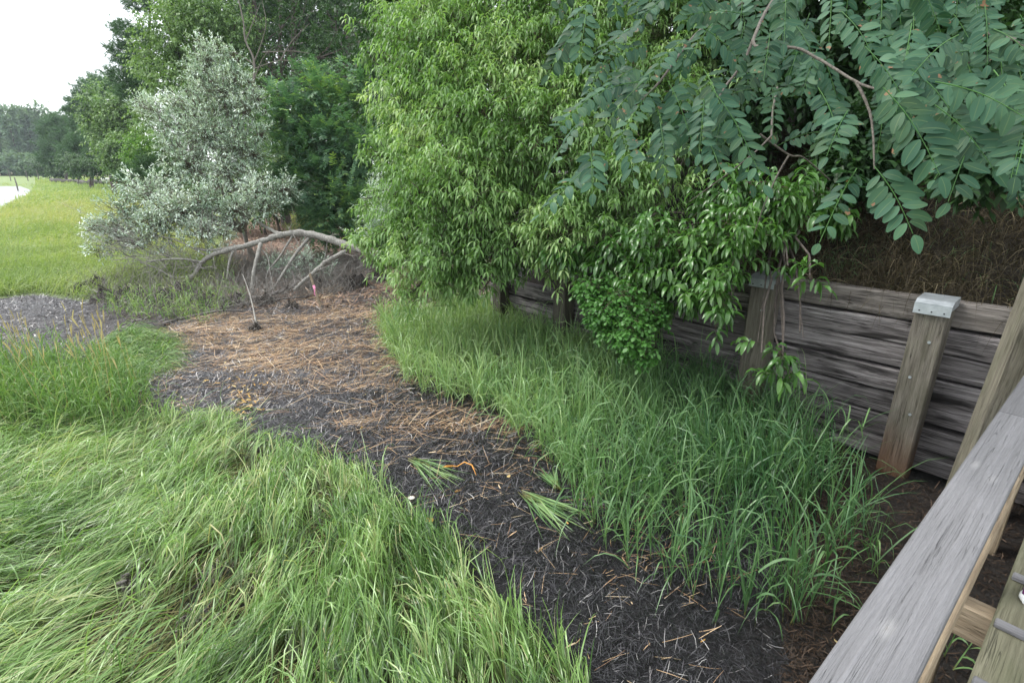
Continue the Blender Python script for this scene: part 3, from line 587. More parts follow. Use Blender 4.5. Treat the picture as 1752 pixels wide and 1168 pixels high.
lay(p[~br], rng.uniform(.03, .13, (~br).sum())*np.interp(p[~br, 1], [2, 5], [.8, 1]), rng.uniform(.002, .005, (~br).sum())*np.interp(p[~br, 1], [2, 6], [.8, 1.5]), rng.uniform(0, 2*PI, (~br).sum())*.6+wob(p[~br, 0], p[~br, 1], 4)*2, mb, .3, r=np.clip(rng.beta(1.3, 3.4, (~br).sum())+np.interp(p[~br, 1], [2.5, 6], [-.03, .22]), 0, 1), lift=.03)
tag(mb.build('wrack_litter', M['fibre']), 'dark grey eelgrass wrack strewn along the path', 'wrack', kind='stuff')
mb = MB(); q = p[br]; lay(q, rng.uniform(.02, .08, len(q)), rng.uniform(.003, .008, len(q)), rng.uniform(0, 2*PI, len(q)), mb, .3, lift=.03)
tag(mb.build('mulch_litter', M['mulch']), 'dark brown mulch at the foot of the timber wall', 'mulch', kind='stuff')
p, a_, b_ = scatter(STRIP, 60000, (-12, -1, 6, 13)); p, = (p[rng.random(len(p)) < 2],); mb = MB(); lay(p, rng.uniform(.03, .09, len(p)), .008, rng.uniform(0, 2*PI, len(p)), mb, .4, r=np.clip(rng.beta(1.8, 3, len(p)), 0, 1), lift=.03)
tag(mb.build('wrack_ridge_litter', M['fibre']), 'grey wrack ridge behind the left grass patch', 'wrack', kind='stuff')
p, a_, b_ = scatter(WRN, 120000, (-7., 2.6, 1., 11))
wgt = np.interp(b_, [480, 560, 640, 700, 760, 850, 1168], [1., 1, .8, .5, .28, .13, .10])*(a_ < 1250); wgt = wgt*np.clip(.35+.7*wob(p[:, 0], p[:, 1]*2.2, 2.), .05, 1)
wgt = np.maximum(wgt, .7*np.exp(-((b_-(735+.02*(a_-700)))/13)**2)*((a_ > 560) & (a_ < 900)))
k = rng.random(len(p)) < wgt*1.1; p, b_ = p[k], b_[k]; n = len(p); mb = MB()
lay(p, rng.uniform(.06, .34, n)*np.interp(p[:, 1], [2, 5], [.6, 1.1]), rng.uniform(.0025, .006, n)*np.interp(p[:, 1], [2, 6], [.8, 1.2]), rng.normal(.25, .5, n)+.5*wob(p[:, 0], p[:, 1], 1.5)+np.where(rng.random(n) < .3, rng.uniform(0, 3, n), 0), mb, .1, lift=.04, curl=.15, nseg=3, r=np.clip(rng.normal(.45, .22, n), 0, 1))
k2 = rng.random(n) < .12; q2 = p[k2]; lay(q2, rng.uniform(.02, .08, len(q2)), rng.uniform(.005, .011, len(q2)), rng.uniform(0, 6.3, len(q2)), mb, .2, lift=.04, curl=.3, r=np.clip(rng.normal(.6, .25, len(q2)), 0, 1))
tag(mb.build('straw_litter', M['straw']), 'orange brown reed straw lying over the dark wrack', 'straw', kind='stuff')
FAR = [(600, 470), (730, 462), (860, 480), (880, 545), (800, 540), (640, 555), (560, 530), (400, 530), (350, 500), (380, 420), (440, 372), (500, 350), (640, 380)]
p, a_, b_ = scatter(FAR, 160000, (-12, 1.5, 6.5, 30)); k = rng.random(len(p)) < .35; p = p[k]; mb = MB(); n = len(p); p[:, 2] = np.maximum(p[:, 2], 0)
lay(p, rng.uniform(.05, .22, n), rng.uniform(.012, .04, n), rng.uniform(0, 2*PI, n), mb, .25, lift=.03)
tag(mb.build('leaf_litter', M['chip']), 'pinkish brown wood chip and leaf litter on the trail behind the fallen tree', 'litter', kind='stuff')
p, a_, b_ = scatter(WRN, 60000, (-4., 2.6, 1.2, 9)); wgt = np.exp(-(((a_-420)/22)**2+((b_-690)/38)**2))*1.3+.006+.05*np.exp(-(((a_-380)/70)**2+((b_-640)/30)**2)); k = rng.random(len(p)) < wgt*.35; p = p[k]; mb = MB(); n = len(p)
lay(p, rng.uniform(.025, .06, n), rng.uniform(.012, .026, n), rng.uniform(0, 2*PI, n), mb, .2, lift=.06)
tag(mb.build('fallen_leaves', M['yleaf']), 'yellow and cream fallen leaves gathered on the wrack path', 'leaves', kind='stuff')
# bundles of torn green grass, reed stalk, shells
def bundle(p0, p1, nb_, label, wid=.012, name='grass_bundle', Lf=.8):
    b = MB(); d = p1-p0; L_ = np.linalg.norm(d); sdv = nrm(np.cross(d, UP)); o = rng.normal(0, .35, nb_)
    s0 = p0+sdv*(o*.10)[:, None]*L_+d*rng.uniform(0, .3, nb_)[:, None]; s0[:, 2] = gz(s0[:, 0], s0[:, 1])+rng.uniform(.015, .06, nb_)
    b.ribbons(s0, d/L_+sdv*(rng.normal(0, .28, nb_)+o*.1)[:, None]+UP*rng.uniform(0, .12, nb_)[:, None], L_*rng.uniform(.5, 1, nb_)*Lf, wid, .12, nseg=4, floor=s0[:, 2]-.01, r=rng.uniform(.4, 1, nb_))
    tag(b.build(name, M['tall_grass']), label, 'grass bundle')
bundle(G(700, 795), G(795, 852), 45, 'flattened bundle of torn green grass lying mid path near the orange stalk')
bundle(G(890, 850), G(1010, 925), 55, 'long torn green grass bundle at the right edge of the wrack path')
bundle(G(960, 850), G(925, 805), 26, 'small pale green grass tuft drooping at the edge of the tall grass')
def gpt(x, y, dz=.02): q = G(x, y); q[2] = gz(q[0], q[1])+dz; return q
b = MB(); b.tube([gpt(757, 812, .035), gpt(765, 809, .04), gpt(775, 806, .035)], [.007, .010, .006], 8)
b.tube([gpt(782, 806, .03), gpt(795, 803, .05), gpt(808, 808, .05), gpt(815, 820, .02)], [.004, .006, .006, .003], 8)
b.tube([gpt(775, 806, .035), gpt(782, 806, .03)], [.006, .006], 6)
tag(b.build('reed_stalk', M['orange']), 'curved bright orange reed stalk lying on the dark wrack path', 'stalk')
def shell(x, y, r_, label, az=0, mat='shell'):
    b = MB(); nr, na = 7, 20; c = gpt(x, y, .04)
    a = np.linspace(0, 2*PI, na, endpoint=False); rr = np.linspace(.02, 1, nr)
    A_, R_ = np.meshgrid(a, rr); rad = r_*R_*(1+.05*np.cos(A_*9)*R_)*(1-.25*np.cos(A_))
    v = np.stack([c[0]+rad*np.cos(A_+az)*1.2, c[1]+rad*np.sin(A_+az), c[2]+r_*.22*(1-R_**2)+.004*np.cos(A_*9)*R_], -1)
    i = np.arange(nr-1)[:, None]*na; j = np.arange(na)[None]; b.add(v, np.stack([i+j, i+(j+1) % na, i+na+(j+1) % na, i+na+j], -1).reshape(-1, 4))
    tag(b.build('shell', M[mat]), label, 'shell', 'shells on the wrack path')
shell(706, 863, .022, 'small white shell in the middle of the dark wrack')
shell(736, 902, .028, 'cream and orange shell at the edge of the matted grass', 1, 'yleaf')
# shell(1125, 1133, .016, 'tan leaf-like shell near the bottom of the wrack path', 2, 'yleaf')
# shell(1345, 1108, .014, 'reddish shell fragment under the tall grass', 2, 'orange')
# lumps of dark wrack and mussel shells caught in the grass
def lump(x, y, r_, label, h=.6, name='wrack_clump', fib=160):
    root = thing(name, label, 'clump', loc=tuple(gpt(x, y, 0))); b = MB(); nr, na = 16, 44; a = np.linspace(0, 2*PI, na, endpoint=False); rr = np.linspace(0.01, 1, nr); A_, R_ = np.meshgrid(a, rr)
    hz_ = wob(np.cos(A_)*R_*3+x, np.sin(A_)*R_*3, 2.2)+.2*wob(np.cos(A_)*R_*3+y, np.sin(A_)*R_*3+x, 6); z = r_*h*(1-R_**3)*(.62+.6*hz_)-.015; rad = r_*R_*(1+.3*np.sin(A_*2+x)+.2*np.sin(A_*5+y)+.1*np.sin(A_*11+x))
    v = np.stack([rad*np.cos(A_), rad*np.sin(A_), z], -1)
    i = np.arange(nr-1)[:, None]*na; j = np.arange(na)[None]; b.add(v, np.stack([i+j, i+(j+1) % na, i+na+(j+1) % na, i+na+j], -1).reshape(-1, 4))
    b.build('peat', M['peat'], root)
    f = MB(); q = v.reshape(-1, 3)[rng.choice(nr*na, fib)]; az = rng.uniform(0, 2*PI, fib)
    f.ribbons(q, np.stack([np.cos(az), np.sin(az), rng.uniform(-.4, 1.1, fib)], -1), rng.uniform(.3, 1.1, fib)*min(r_, .2), rng.uniform(.004, .01, fib), .5, nseg=3); f.build('fibres', M['rootfibre'], root)
    return root
r0 = lump(228, 1000, .13, 'dark clump of mussel shells caught in the flattened grass'); 
for k in range(14):
    mm = MB(); c = rng.normal(0, .04, 3)*[1, 1, .3]+[0, 0, .085]; d_ = nrm(rng.normal(size=3)*[1, 1, .4]); mm.tube([c-d_*.022, c-d_*.012, c, c+d_*.012, c+d_*.02], [.002, .008, .011, .008, .001], 8, rng.random()); mm.build('mussel', M['driftwood'], r0)
lump(365, 980, .11, 'dark wrack clump deep in the foreground grass, upper of two'); lump(325, 1070, .12, 'dark wrack clump low in the foreground grass, lower of two')
lump(555, 872, .09, 'small dark wrack clump near the grass edge')
# ---------------------------------------------------------------- trees and shrubs
def Bl(px, py, d, rpx, sq=1.): return (P(px, py, d), rpx*d/FPX, sq)
def sample_blobs(blobs, n, shell=.5):
    r3 = np.array([b[1]**2. for b in blobs]); idx = rng.choice(len(blobs), n, p=r3/r3.sum())
    c = np.array([b[0] for b in blobs])[idx]; r = np.array([b[1] for b in blobs])[idx]; sq = np.array([b[2] for b in blobs])[idx]
    u = nrm(rng.normal(size=(n, 3))); rad = (shell+(1-shell)*rng.random(n))*(1+.2*np.sin(u[:, 0]*5+idx)+.16*np.sin(u[:, 2]*9+idx*2)+.12*np.sin(u[:, 1]*14+u[:, 2]*6+idx))*np.where(rng.random(n) < .09, rng.uniform(1.05, 1.4, n), 1)
    p = c+u*(r*rad)[:, None]*np.stack([np.ones(n), np.ones(n), sq], -1)
    return p, u, idx
def twig_leaves(mb, c, a, tl, k, L, W, ang, style='rosette', bend=1., nseg=3, prof=None, fold=0., twigs=None, tr=.004, tone=None, taper=False, sidej=.25, zmin=.03):
    n = len(c); ok = c[:, 2] > zmin; c, a = c[ok], nrm(a[ok]); n = len(c); tl = np.broadcast_to(tl, len(ok))[ok] if not np.isscalar(tl) else tl
    e1 = nrm(np.cross(a, UP)+1e-6); e2 = np.cross(e1, a); ph = rng.uniform(0, 2*PI, n); tone = rng.normal(.5, .16, n) if tone is None else tone[ok]
    tlv = np.broadcast_to(tl, n)
    for j in range(k):
        f = (j+.6)/k
        if style == 'rosette': az = ph+2.4*j+rng.normal(0, .3, n); an = ang*(1.15-.5*f)+rng.normal(0, .15, n)
        else: az = np.where(j % 2 == 0, 0., PI)+rng.normal(0, .18, n); an = np.full(n, ang if j < k-1 else .1)+rng.normal(0, .12, n)
        rad = e1*np.cos(az)[:, None]+e2*np.sin(az)[:, None]
        d = a*np.cos(an)[:, None]+rad*np.sin(an)[:, None]; b0 = c+a*(tlv*f)[:, None]; b0[:, 2] -= tlv*f*f*bend*.15
        lf = L*rng.uniform(.7, 1.15, n)*(1. if not taper else (.75+.5*math.sin(PI*f)))
        sd_ = nrm(np.cross(d, UP)+rng.normal(0, sidej, (n, 3))) if style == 'rosette' else nrm(np.cross(d, e2)+rng.normal(0, sidej, (n, 3)))
        mb.ribbons(b0, d, lf, lf*W/L, bend*rng.uniform(.6, 1.3, n), side=sd_, nseg=nseg, prof=prof, fold=fold, r=np.clip(tone+rng.normal(0, .13, n)+.12*(f-.5), 0, 1))
    if twigs is not None:
        m = min(n, 6000); s_ = slice(0, m); e = c[s_]+a[s_]*tlv[s_][:, None]; e[:, 2] -= tlv[s_]*bend*.12; st = c[s_]-a[s_]*(tlv[s_]*.9)[:, None]
        o = e1[s_]*tr; o2 = e2[s_]*tr; v = np.stack([st+o, st-o*.5+o2, st-o*.5-o2, e+o*.4, e-o*.2+o2*.4, e-o*.2-o2*.4], 1)
        base = np.arange(m)[:, None, None]*6; f_ = np.array([[0, 1, 4, 3], [1, 2, 5, 4], [2, 0, 3, 5]])[None]; twigs.add(v, (base+f_).reshape(-1, 4))
LP = [.15, .75, 1, .7, .05]
def limbs(base, blobs, r0, mb, frac=.45, wig=.06, sub=3, top=None):
    base = np.array(base, float); cs = np.array([b[0] for b in blobs]); top = cs[np.argmax(cs[:, 2])] if top is None else np.array(top, float)
    m = 14; s_ = np.linspace(0, 1, m)[:, None]; pts = base+(top-base)*s_+wig*np.linalg.norm(top-base)*np.stack([np.sin(s_[:, 0]*5+base[0]), np.cos(s_[:, 0]*4+base[1]), 0*s_[:, 0]], -1)*s_*(1-s_)*2
    rad = r0*(1-.8*s_[:, 0]); rad[0] *= 1.35; mb.tube(pts, rad, 12)
    for b in blobs:
        dz = b[0][2]-base[2]; k = int(np.clip((dz/(top[2]-base[2]+1e-6))*frac*m*1.2, 2, m-3)); st = pts[k]; v = b[0]-st; l = np.linalg.norm(v)
        if l < .1: continue
        q = np.linspace(0, 1, 8)[:, None]; pp = st+v*q+UP*(.12*l*np.sin(q*PI))+rng.normal(0, .02*l, (8, 3))*q; mb.tube(pp, np.linspace(rad[k]*.55, max(.006, r0*.06), 8), 7)
        for _ in range(sub):
            j = rng.integers(3, 7); e = b[0]+nrm(rng.normal(size=3))*b[1]*.8; q2 = np.linspace(0, 1, 6)[:, None]
            mb.tube(pp[j]+(e-pp[j])*q2+rng.normal(0, .02*b[1], (6, 3))*q2, np.linspace(max(.008, r0*.18), max(.003, r0*.03), 6), 5, cap=False)
def tree(name, label, cat, base, blobs, n, leafm, barkm, r0, L, W, tl, k, ang=.9, style='rosette', bend=.8, nseg=2, prof=(.3, 1, .08), fold=0, group=None, shell=.45, droop=.2, frac=.45, sub=3, wig=.06, twig_part=False, tr=.004, top=None, taper=False, outw=1., tonef=None, sidej=.25, crownname='crown', nolimb=False):
    root = thing(name, label, cat, group, loc=tuple(base)); inv = -np.array(base, float)
    if not nolimb:
        t = MB(); limbs(base, blobs, r0, t, frac, wig, sub, top); t.v = [v+inv for v in t.v]; t.build('trunk', M[barkm], root)
    c, u, idx = sample_blobs(blobs, n, shell); a = nrm(u*outw+rng.normal(0, .45, (n, 3))-UP*droop)
    tone = np.clip(rng.normal(.45, .15, n)+.18*np.sin(idx*2.3)+(0 if tonef is None else tonef(c)), 0, 1)
    mb = MB(); tw = MB() if twig_part else None
    twig_leaves(mb, c, a, tl, k, L, W, ang, style, bend, nseg, list(prof), fold, tw, tr, tone, taper, sidej)
    mb.v = [v+inv for v in mb.v]; mb.build(crownname, M[leafm], root)
    if tw is not None and tw.v: tw.v = [v+inv for v in tw.v]; tw.build('twig_sprays', M['twig'], root)
    return root

# near cherry: drooping lance leaves over the wall
ch = [Bl(760, 90, 6.6, 105), Bl(700, 160, 7.0, 62), Bl(700, 60, 7.2, 50), Bl(690, 250, 6.9, 55), Bl(720, 330, 6.7, 70), Bl(690, 400, 6.6, 50), Bl(820, 210, 6.2, 120), Bl(800, 330, 6.0, 110), Bl(760, 430, 6.1, 75), Bl(700, 450, 6.3, 45),
      Bl(850, 420, 5.9, 75), Bl(820, 0, 6.8, 120), Bl(930, 100, 6.2, 115), Bl(940, 260, 5.8, 110), Bl(960, 390, 5.6, 80), Bl(1050, 160, 6.2, 110), Bl(1060, 330, 5.5, 95), Bl(1150, 60, 6.6, 110), Bl(780, 470, 6.1, 34), Bl(850, 440, 5.9, 28), Bl(930, 415, 5.7, 32),
      Bl(1170, 220, 6., 100), Bl(860, -140, 7, 150), Bl(1050, -100, 6.8, 150), Bl(660, 430, 6.6, 22), Bl(745, 485, 6.2, 20), Bl(645, 180, 7.1, 14), Bl(640, 95, 7.2, 17), Bl(634, 262, 6.9, 15), Bl(626, 345, 6.7, 18), Bl(648, 25, 7.2, 15), Bl(620, 415, 6.6, 15), Bl(668, 210, 7, 22), Bl(655, 300, 6.8, 16), Bl(640, 455, 6.5, 14), Bl(700, 515, 6.2, 12), Bl(820, 490, 5.9, 14), Bl(1000, 20, 6.2, 90)]
LPC = [.2, .8, 1, .75, .04]
tree('cherry_tree', 'large bright green cherry tree with drooping lance leaves hanging over the timber wall', 'tree', (1.6, 8.0, 1.0), ch, 11500, 'cherry', 'bark', .11, .112, .0225, .14, 9, ang=1.15, bend=1.35, nseg=4, prof=LPC, fold=.18, shell=.4, droop=-.45, twig_part=True, tr=.003, sub=4, outw=.8, tonef=lambda c: .22*np.sin(c[:, 0]*3+c[:, 2]*4), top=P(900, -150, 7))
cd = [Bl(1120, 430, 4.9, 75), Bl(1200, 450, 4.7, 70), Bl(1040, 440, 5.2, 60), Bl(1250, 405, 4.5, 55), Bl(1330, 355, 4.6, 60), Bl(1250, 350, 4.9, 70), Bl(1100, 500, 5.0, 38), Bl(1225, 525, 4.35, 20), Bl(1225, 560, 4.3, 10), Bl(1290, 585, 4.2, 13), Bl(1365, 578, 4.2, 17), Bl(1385, 470, 4.1, 12), Bl(1330, 640, 4.1, 17),
      Bl(1335, 610, 4.1, 12), Bl(1350, 445, 4.25, 18), Bl(1180, 500, 4.6, 28), Bl(1400, 330, 4.8, 50), Bl(1225, 500, 4.3, 22), Bl(1440, 370, 4.8, 28), Bl(960, 435, 5.4, 24)]
tree('cherry_sapling', 'glossy leaved cherry sapling in shade-darkened colour spilling over the wall between two capped posts', 'tree', (2.9, 5.9, 1.7), cd, 720, 'cherry_shaded', 'bark', .045, .135, .038, .10, 8, ang=1.2, bend=1.2, nseg=4, prof=LPC, fold=.18, shell=.1, droop=.3, twig_part=True, tr=.003, sub=1)
cr = [Bl(1060, 530, 4.75, 38), Bl(1080, 570, 4.6, 32), Bl(1030, 545, 4.8, 24), Bl(1100, 600, 4.5, 15), Bl(1010, 500, 5., 24), Bl(1110, 540, 4.7, 24)]
tree('creeper_vine', 'small round leaved green vine hanging down the middle of the timber wall', 'vine', (1.5, 6.2, 1.35), cr, 900, 'creeper', 'twig', .015, .045, .034, .10, 7, ang=1.1, bend=.6, nseg=2, prof=(.5, 1, .35), shell=.1, droop=.7, twig_part=True, tr=.002)
# dark woodland shrubs on the bank (shade of the wood put into their leaf colour)
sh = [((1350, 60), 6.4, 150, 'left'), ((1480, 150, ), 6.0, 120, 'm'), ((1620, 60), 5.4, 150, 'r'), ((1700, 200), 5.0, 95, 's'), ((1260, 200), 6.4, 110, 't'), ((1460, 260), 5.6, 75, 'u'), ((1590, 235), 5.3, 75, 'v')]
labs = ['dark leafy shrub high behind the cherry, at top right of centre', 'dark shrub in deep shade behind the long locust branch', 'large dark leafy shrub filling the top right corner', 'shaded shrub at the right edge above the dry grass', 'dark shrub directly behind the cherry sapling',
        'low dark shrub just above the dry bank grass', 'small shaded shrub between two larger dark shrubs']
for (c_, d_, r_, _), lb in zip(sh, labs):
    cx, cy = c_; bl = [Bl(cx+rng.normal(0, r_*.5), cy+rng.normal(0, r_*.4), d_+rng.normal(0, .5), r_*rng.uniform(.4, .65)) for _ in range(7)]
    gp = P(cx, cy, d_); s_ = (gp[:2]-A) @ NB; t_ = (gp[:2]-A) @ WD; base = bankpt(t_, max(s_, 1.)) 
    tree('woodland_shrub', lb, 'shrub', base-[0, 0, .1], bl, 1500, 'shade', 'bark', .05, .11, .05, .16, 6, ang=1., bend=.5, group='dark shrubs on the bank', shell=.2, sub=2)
# canopy crowns added above the frame to keep sky light off the bank
for i, (x, y, z0, zt, r_, lb) in enumerate([(6.5, 7.5, 2.5, 8, 2.6, 'tall oak added to shade the bank wood, trunk lost behind the shrubs at upper right'), (3.5, 10.5, 2.6, 9, 2.8, 'tall oak added for shade behind the cherry tree crown'), (8, 4, 2.6, 7.5, 2.6, 'unseen tall oak added for shade on the bank beyond the right edge'), (9, 9, 3.5, 9, 3.2, 'tall oak added for shade farthest back on the right bank')]):
    bl = [(np.array([x+rng.normal(0, r_*.55), y+rng.normal(0, r_*.55), zt-2+rng.uniform(-2.3, 2.5)]), r_*rng.uniform(.45, .7), .7) for _ in range(9)]
    tree('oak_tree', lb, 'tree', (x, y, z0-.6), bl, 1500, 'deep', 'bark', .2, .2, .11, .3, 6, ang=1., bend=.4, shell=.3, group='shade oaks added on the bank')

# ---------------------------------------------------------------- locust with compound leaves reaching over the camera side
LB = np.array([6.2, 2.6, 3.2]); loc_root = thing('locust_tree', 'locust tree with blue green oval leaflets arching in from the upper right', 'tree', loc=tuple(LB))
lf = MB(); rach = MB(); br = MB()
def frond(p0, p1, npair, ll, tone, sag=.06):
    v = p1-p0; l = np.linalg.norm(v); q = np.linspace(0, 1, npair*2+2); s_ = q[:, None]
    pts = p0+v*s_+UP*(sag*l*np.sin(s_*PI)); rach.tube(pts, np.linspace(.0016, .0008, len(pts)), 5, rng.random(), cap=False)
    ax = nrm(v); tocam = nrm(np.array([0, 0, H])-p0); pn = nrm(tocam*.75+UP*.7+rng.normal(0, .22, 3)); pn = nrm(pn-ax*(pn @ ax)); sd_ = np.cross(pn, ax)
    idx = np.arange(npair*2)//2; f = .12+.8*(idx+.5*rng.random(len(idx))*.4+.3)/npair; b0 = p0+v*f[:, None]+UP*(sag*l*np.sin(f*PI))[:, None]
    sg = np.where(np.arange(npair*2) % 2 == 0, 1., -1.); an = rng.normal(1.12, .1, len(idx))
    d = ax*np.cos(an)[:, None]+sd_*(sg*np.sin(an))[:, None]+pn*rng.normal(-.1, .16, len(idx))[:, None]
    b0 = np.vstack([b0, p1]); d = np.vstack([d, ax]); L_ = ll*np.append(rng.uniform(.82, 1.08, len(idx))*(.78+.3*np.sin(PI*np.clip(f, 0, 1))), .85)
    nn = np.broadcast_to(pn, d.shape)+rng.normal(0, .16, d.shape); side = nrm(np.cross(nrm(d), nn))
    lf.ribbons(b0+nrm(d)*.004, d, L_, L_*.50*rng.uniform(.88, 1.1, len(d)), rng.uniform(-.1, .75, len(d)), side=side, nseg=7, prof=[.14, .66, .9, 1., .98, .84, .58, .22], fold=.075, curl=rng.normal(0, .2, len(d)), r=np.clip(tone+rng.normal(0, .2, len(d)), 0, 1))
def limb_(pts, r0, r1, sub=8):
    pts = np.array(pts, float); m = len(pts); u_ = np.linspace(0, m-1, (m-1)*sub+1); k = np.clip(u_.astype(int), 0, m-2); f = (u_-k)[:, None]
    p_1 = pts[np.clip(k-1, 0, m-1)]; p0 = pts[k]; p1 = pts[k+1]; p2 = pts[np.clip(k+2, 0, m-1)]
    q = .5*((2*p0)+(-p_1+p1)*f+(2*p_1-5*p0+4*p1-p2)*f**2+(-p_1+3*p0-3*p1+p2)*f**3); q += rng.normal(0, r0*.05, q.shape); return q
def limb(mb, pts, r0, r1, r=.5):
    q = limb_(pts, r0, r1); mb.tube(q, np.linspace(r0, r1, len(q)), 8, r)
tr_ = MB(); tr_.tube([LB-[0, 0, .9], LB+[0, 0, 1], LB+[-.1, 0, 2.5], LB+[-.3, -.1, 4.5]], [.13, .11, .09, .04], 12)
tr_.v = [v-LB for v in tr_.v]; tr_.build('trunk', M['greybark'], loc_root)
limb(br, [LB+[-.1, 0, 2], P(1800, 90, 2.6), P(1680, 55, 2.2), P(1645, 0, 2.2), P(1600, -60, 2.3)], .011, .004)
limb(br, [LB+[-.1, 0, 2.2], P(1700, -150, 2.9), P(1400, -60, 2.4), P(1290, 65, 1.9), P(1370, 85, 1.75), P(1465, 140, 1.6), P(1510, 155, 1.5)], .0085, .003)
limb(br, [P(1400, -60, 2.4), P(1260, 10, 2.3), P(1190, 60, 2.1), P(1120, 150, 2.0), P(1050, 210, 1.9)], .008, .003)
limb(br, [P(1290, 65, 1.9), P(1270, 110, 1.9), P(1240, 150, 1.8), P(1212, 200, 1.8)], .006, .0025)
limb(br, [P(1465, 140, 1.6), P(1490, 200, 1.55), P(1496, 290, 1.5)], .005, .002)
limb(br, [P(1680, 55, 2.2), P(1760, 80, 1.6), P(1800, 190, 1.25)], .009, .004)
limb(br, [P(1300, 230, 2.6), P(1350, 265, 2.6), P(1375, 270, 2.6), P(1420, 308, 2.7)], .006, .003); limb(br, [P(1350, 265, 2.6), P(1330, 300, 2.6), P(1310, 345, 2.6), P(1290, 400, 2.7)], .005, .002)
limb(br, [P(1320, 232, 2.6), P(1290, 262, 2.5), P(1235, 305, 2.6), P(1180, 345, 2.8)], .005, .002); limb(br, [P(1330, 150, 2.8), P(1322, 190, 2.7), P(1320, 232, 2.6)], .006, .005)
near_f = [(1511, 150, 1608, 300, 1.12, 8, .062), (1496, 285, 1562, 400, 1.2, 8, .058), (1600, 140, 1756, 203, 1.1, 7, .06), (1675, 205, 1622, 345, 1.15, 7, .058), (1466, 288, 1402, 415, 1.35, 6, .048), (1450, 190, 1414, 268, 1.3, 6, .052),
          (1215, 148, 1307, 315, 1.5, 9, .056), (1211, 240, 1236, 308, 1.55, 5, .05), (1207, 150, 1196, 262, 1.6, 8, .052), (1150, 200, 1120, 290, 1.7, 7, .05), (1050, 262, 925, 366, 1.65, 8, .056), (1010, 250, 1014, 330, 1.6, 6, .054), (1060, 220, 1085, 305, 1.6, 7, .054),
          (1040, 150, 945, 232, 1.7, 8, .054), (1100, 110, 1000, 190, 1.75, 8, .054), (1100, 40, 1010, 110, 1.8, 8, .056), (1010, 0, 960, 85, 1.8, 7, .056), (1770, 170, 1738, 300, 1.1, 6, .056), (1700, 50, 1765, 100, 1.2, 7, .05), (1640, 60, 1560, 130, 1.3, 8, .052), (1560, 40, 1540, 150, 1.35, 7, .052),
          (1480, 80, 1560, 200, 1.3, 8, .054), (1400, 150, 1440, 250, 1.5, 7, .05), (1600, 180, 1700, 290, 1.15, 8, .058), (1560, 120, 1640, 210, 1.25, 8, .056), (1290, 70, 1230, 150, 1.7, 7, .05), (1350, 30, 1400, 120, 1.6, 8, .052), (1440, 20, 1500, 110, 1.5, 8, .052), (1700, 120, 1760, 240, 1.15, 8, .058),
          (1180, 60, 1100, 150, 1.7, 8, .054), (1240, 20, 1180, 100, 1.7, 8, .054), (1120, 150, 1060, 240, 1.7, 8, .054), (1180, 130, 1150, 230, 1.7, 7, .052), (1000, 200, 940, 290, 1.75, 7, .05), (1290, 210, 1200, 285, 1.75, 7, .046), (1330, 250, 1400, 225, 1.7, 6, .04), (1500, 330, 1440, 290, 1.4, 6, .045)]
for a0, b0, a1, b1, d_, np_, ll in near_f:
    d_ *= 1.12; ll *= 1.0; frond(P(a0, b0, d_*1.03), P(a1, b1, d_*.97), np_, ll, rng.uniform(.3, .7))
FP = [(950, -60), (1900, -60), (1900, 250), (1760, 290), (1690, 290), (1600, 190), (1480, 210), (1400, 170), (1320, 190), (1200, 220), (1050, 240), (985, 160)]
fp_ = np.stack([rng.uniform(950, 1900, 420), rng.uniform(-60, 290, 420)], 1); fp_ = fp_[inpoly(fp_[:, 0], fp_[:, 1], FP)]
for x_, y_ in fp_[:185]:
    if x_ < 1230 and rng.random() < .5: continue
    if 1300 < x_ < 1470 and 90 < y_ < 210 and rng.random() < .8: continue
    d_ = rng.uniform(1.7, 2.6); an = rng.normal(1.6 if x_ > 1450 else 2.1, .55); l = rng.uniform(.16, .26)*FPX/d_
    frond(P(x_, y_, d_), P(x_+math.cos(an)*l, y_+math.sin(an)*l, d_*rng.uniform(.93, 1.04)), rng.integers(6, 10), .05, rng.uniform(.1, .8))
for b_, nm, mt in ((br, 'branches', 'limbbark'), (lf, 'crown', 'locust'), (rach, 'leaf_stalks', 'creeper')):
    b_.v = [v-LB for v in b_.v]; b_.build(nm, M[mt], loc_root)

# ---------------------------------------------------------------- silver shrub, fallen tree and its neighbours
sv = [Bl(340, 75, 12.6, 14), Bl(372, 85, 12.6, 16), Bl(400, 100, 12.5, 14), Bl(425, 140, 12.4, 16), Bl(440, 170, 12.4, 16), Bl(445, 230, 12.3, 20), Bl(300, 180, 12.6, 18), Bl(240, 180, 12.8, 14), Bl(435, 265, 12.3, 20), Bl(355, 105, 12.6, 24), Bl(345, 130, 12.6, 36), Bl(385, 160, 12.5, 42), Bl(330, 185, 12.5, 36), Bl(400, 130, 12.6, 20), Bl(420, 190, 12.4, 24), Bl(360, 230, 12.3, 50), Bl(300, 215, 12.6, 34), Bl(265, 190, 12.8, 24), Bl(410, 250, 12.3, 36), Bl(320, 280, 12.3, 42), Bl(385, 290, 12.2, 38), Bl(425, 300, 12.2, 24), Bl(290, 245, 12.5, 26),
      Bl(260, 335, 11.4, 42), Bl(215, 360, 11.3, 34), Bl(310, 360, 11.2, 44), Bl(270, 385, 11.1, 38), Bl(195, 395, 11.1, 32), Bl(160, 390, 11.1, 20), Bl(350, 345, 11.3, 36), Bl(400, 360, 11.4, 30), Bl(440, 330, 11.8, 32), Bl(485, 325, 12., 26), Bl(345, 400, 11., 28), Bl(235, 415, 10.9, 22), Bl(455, 355, 11.6, 22), Bl(385, 400, 11.2, 18), Bl(165, 430, 10.9, 12), Bl(215, 320, 11.5, 16)]
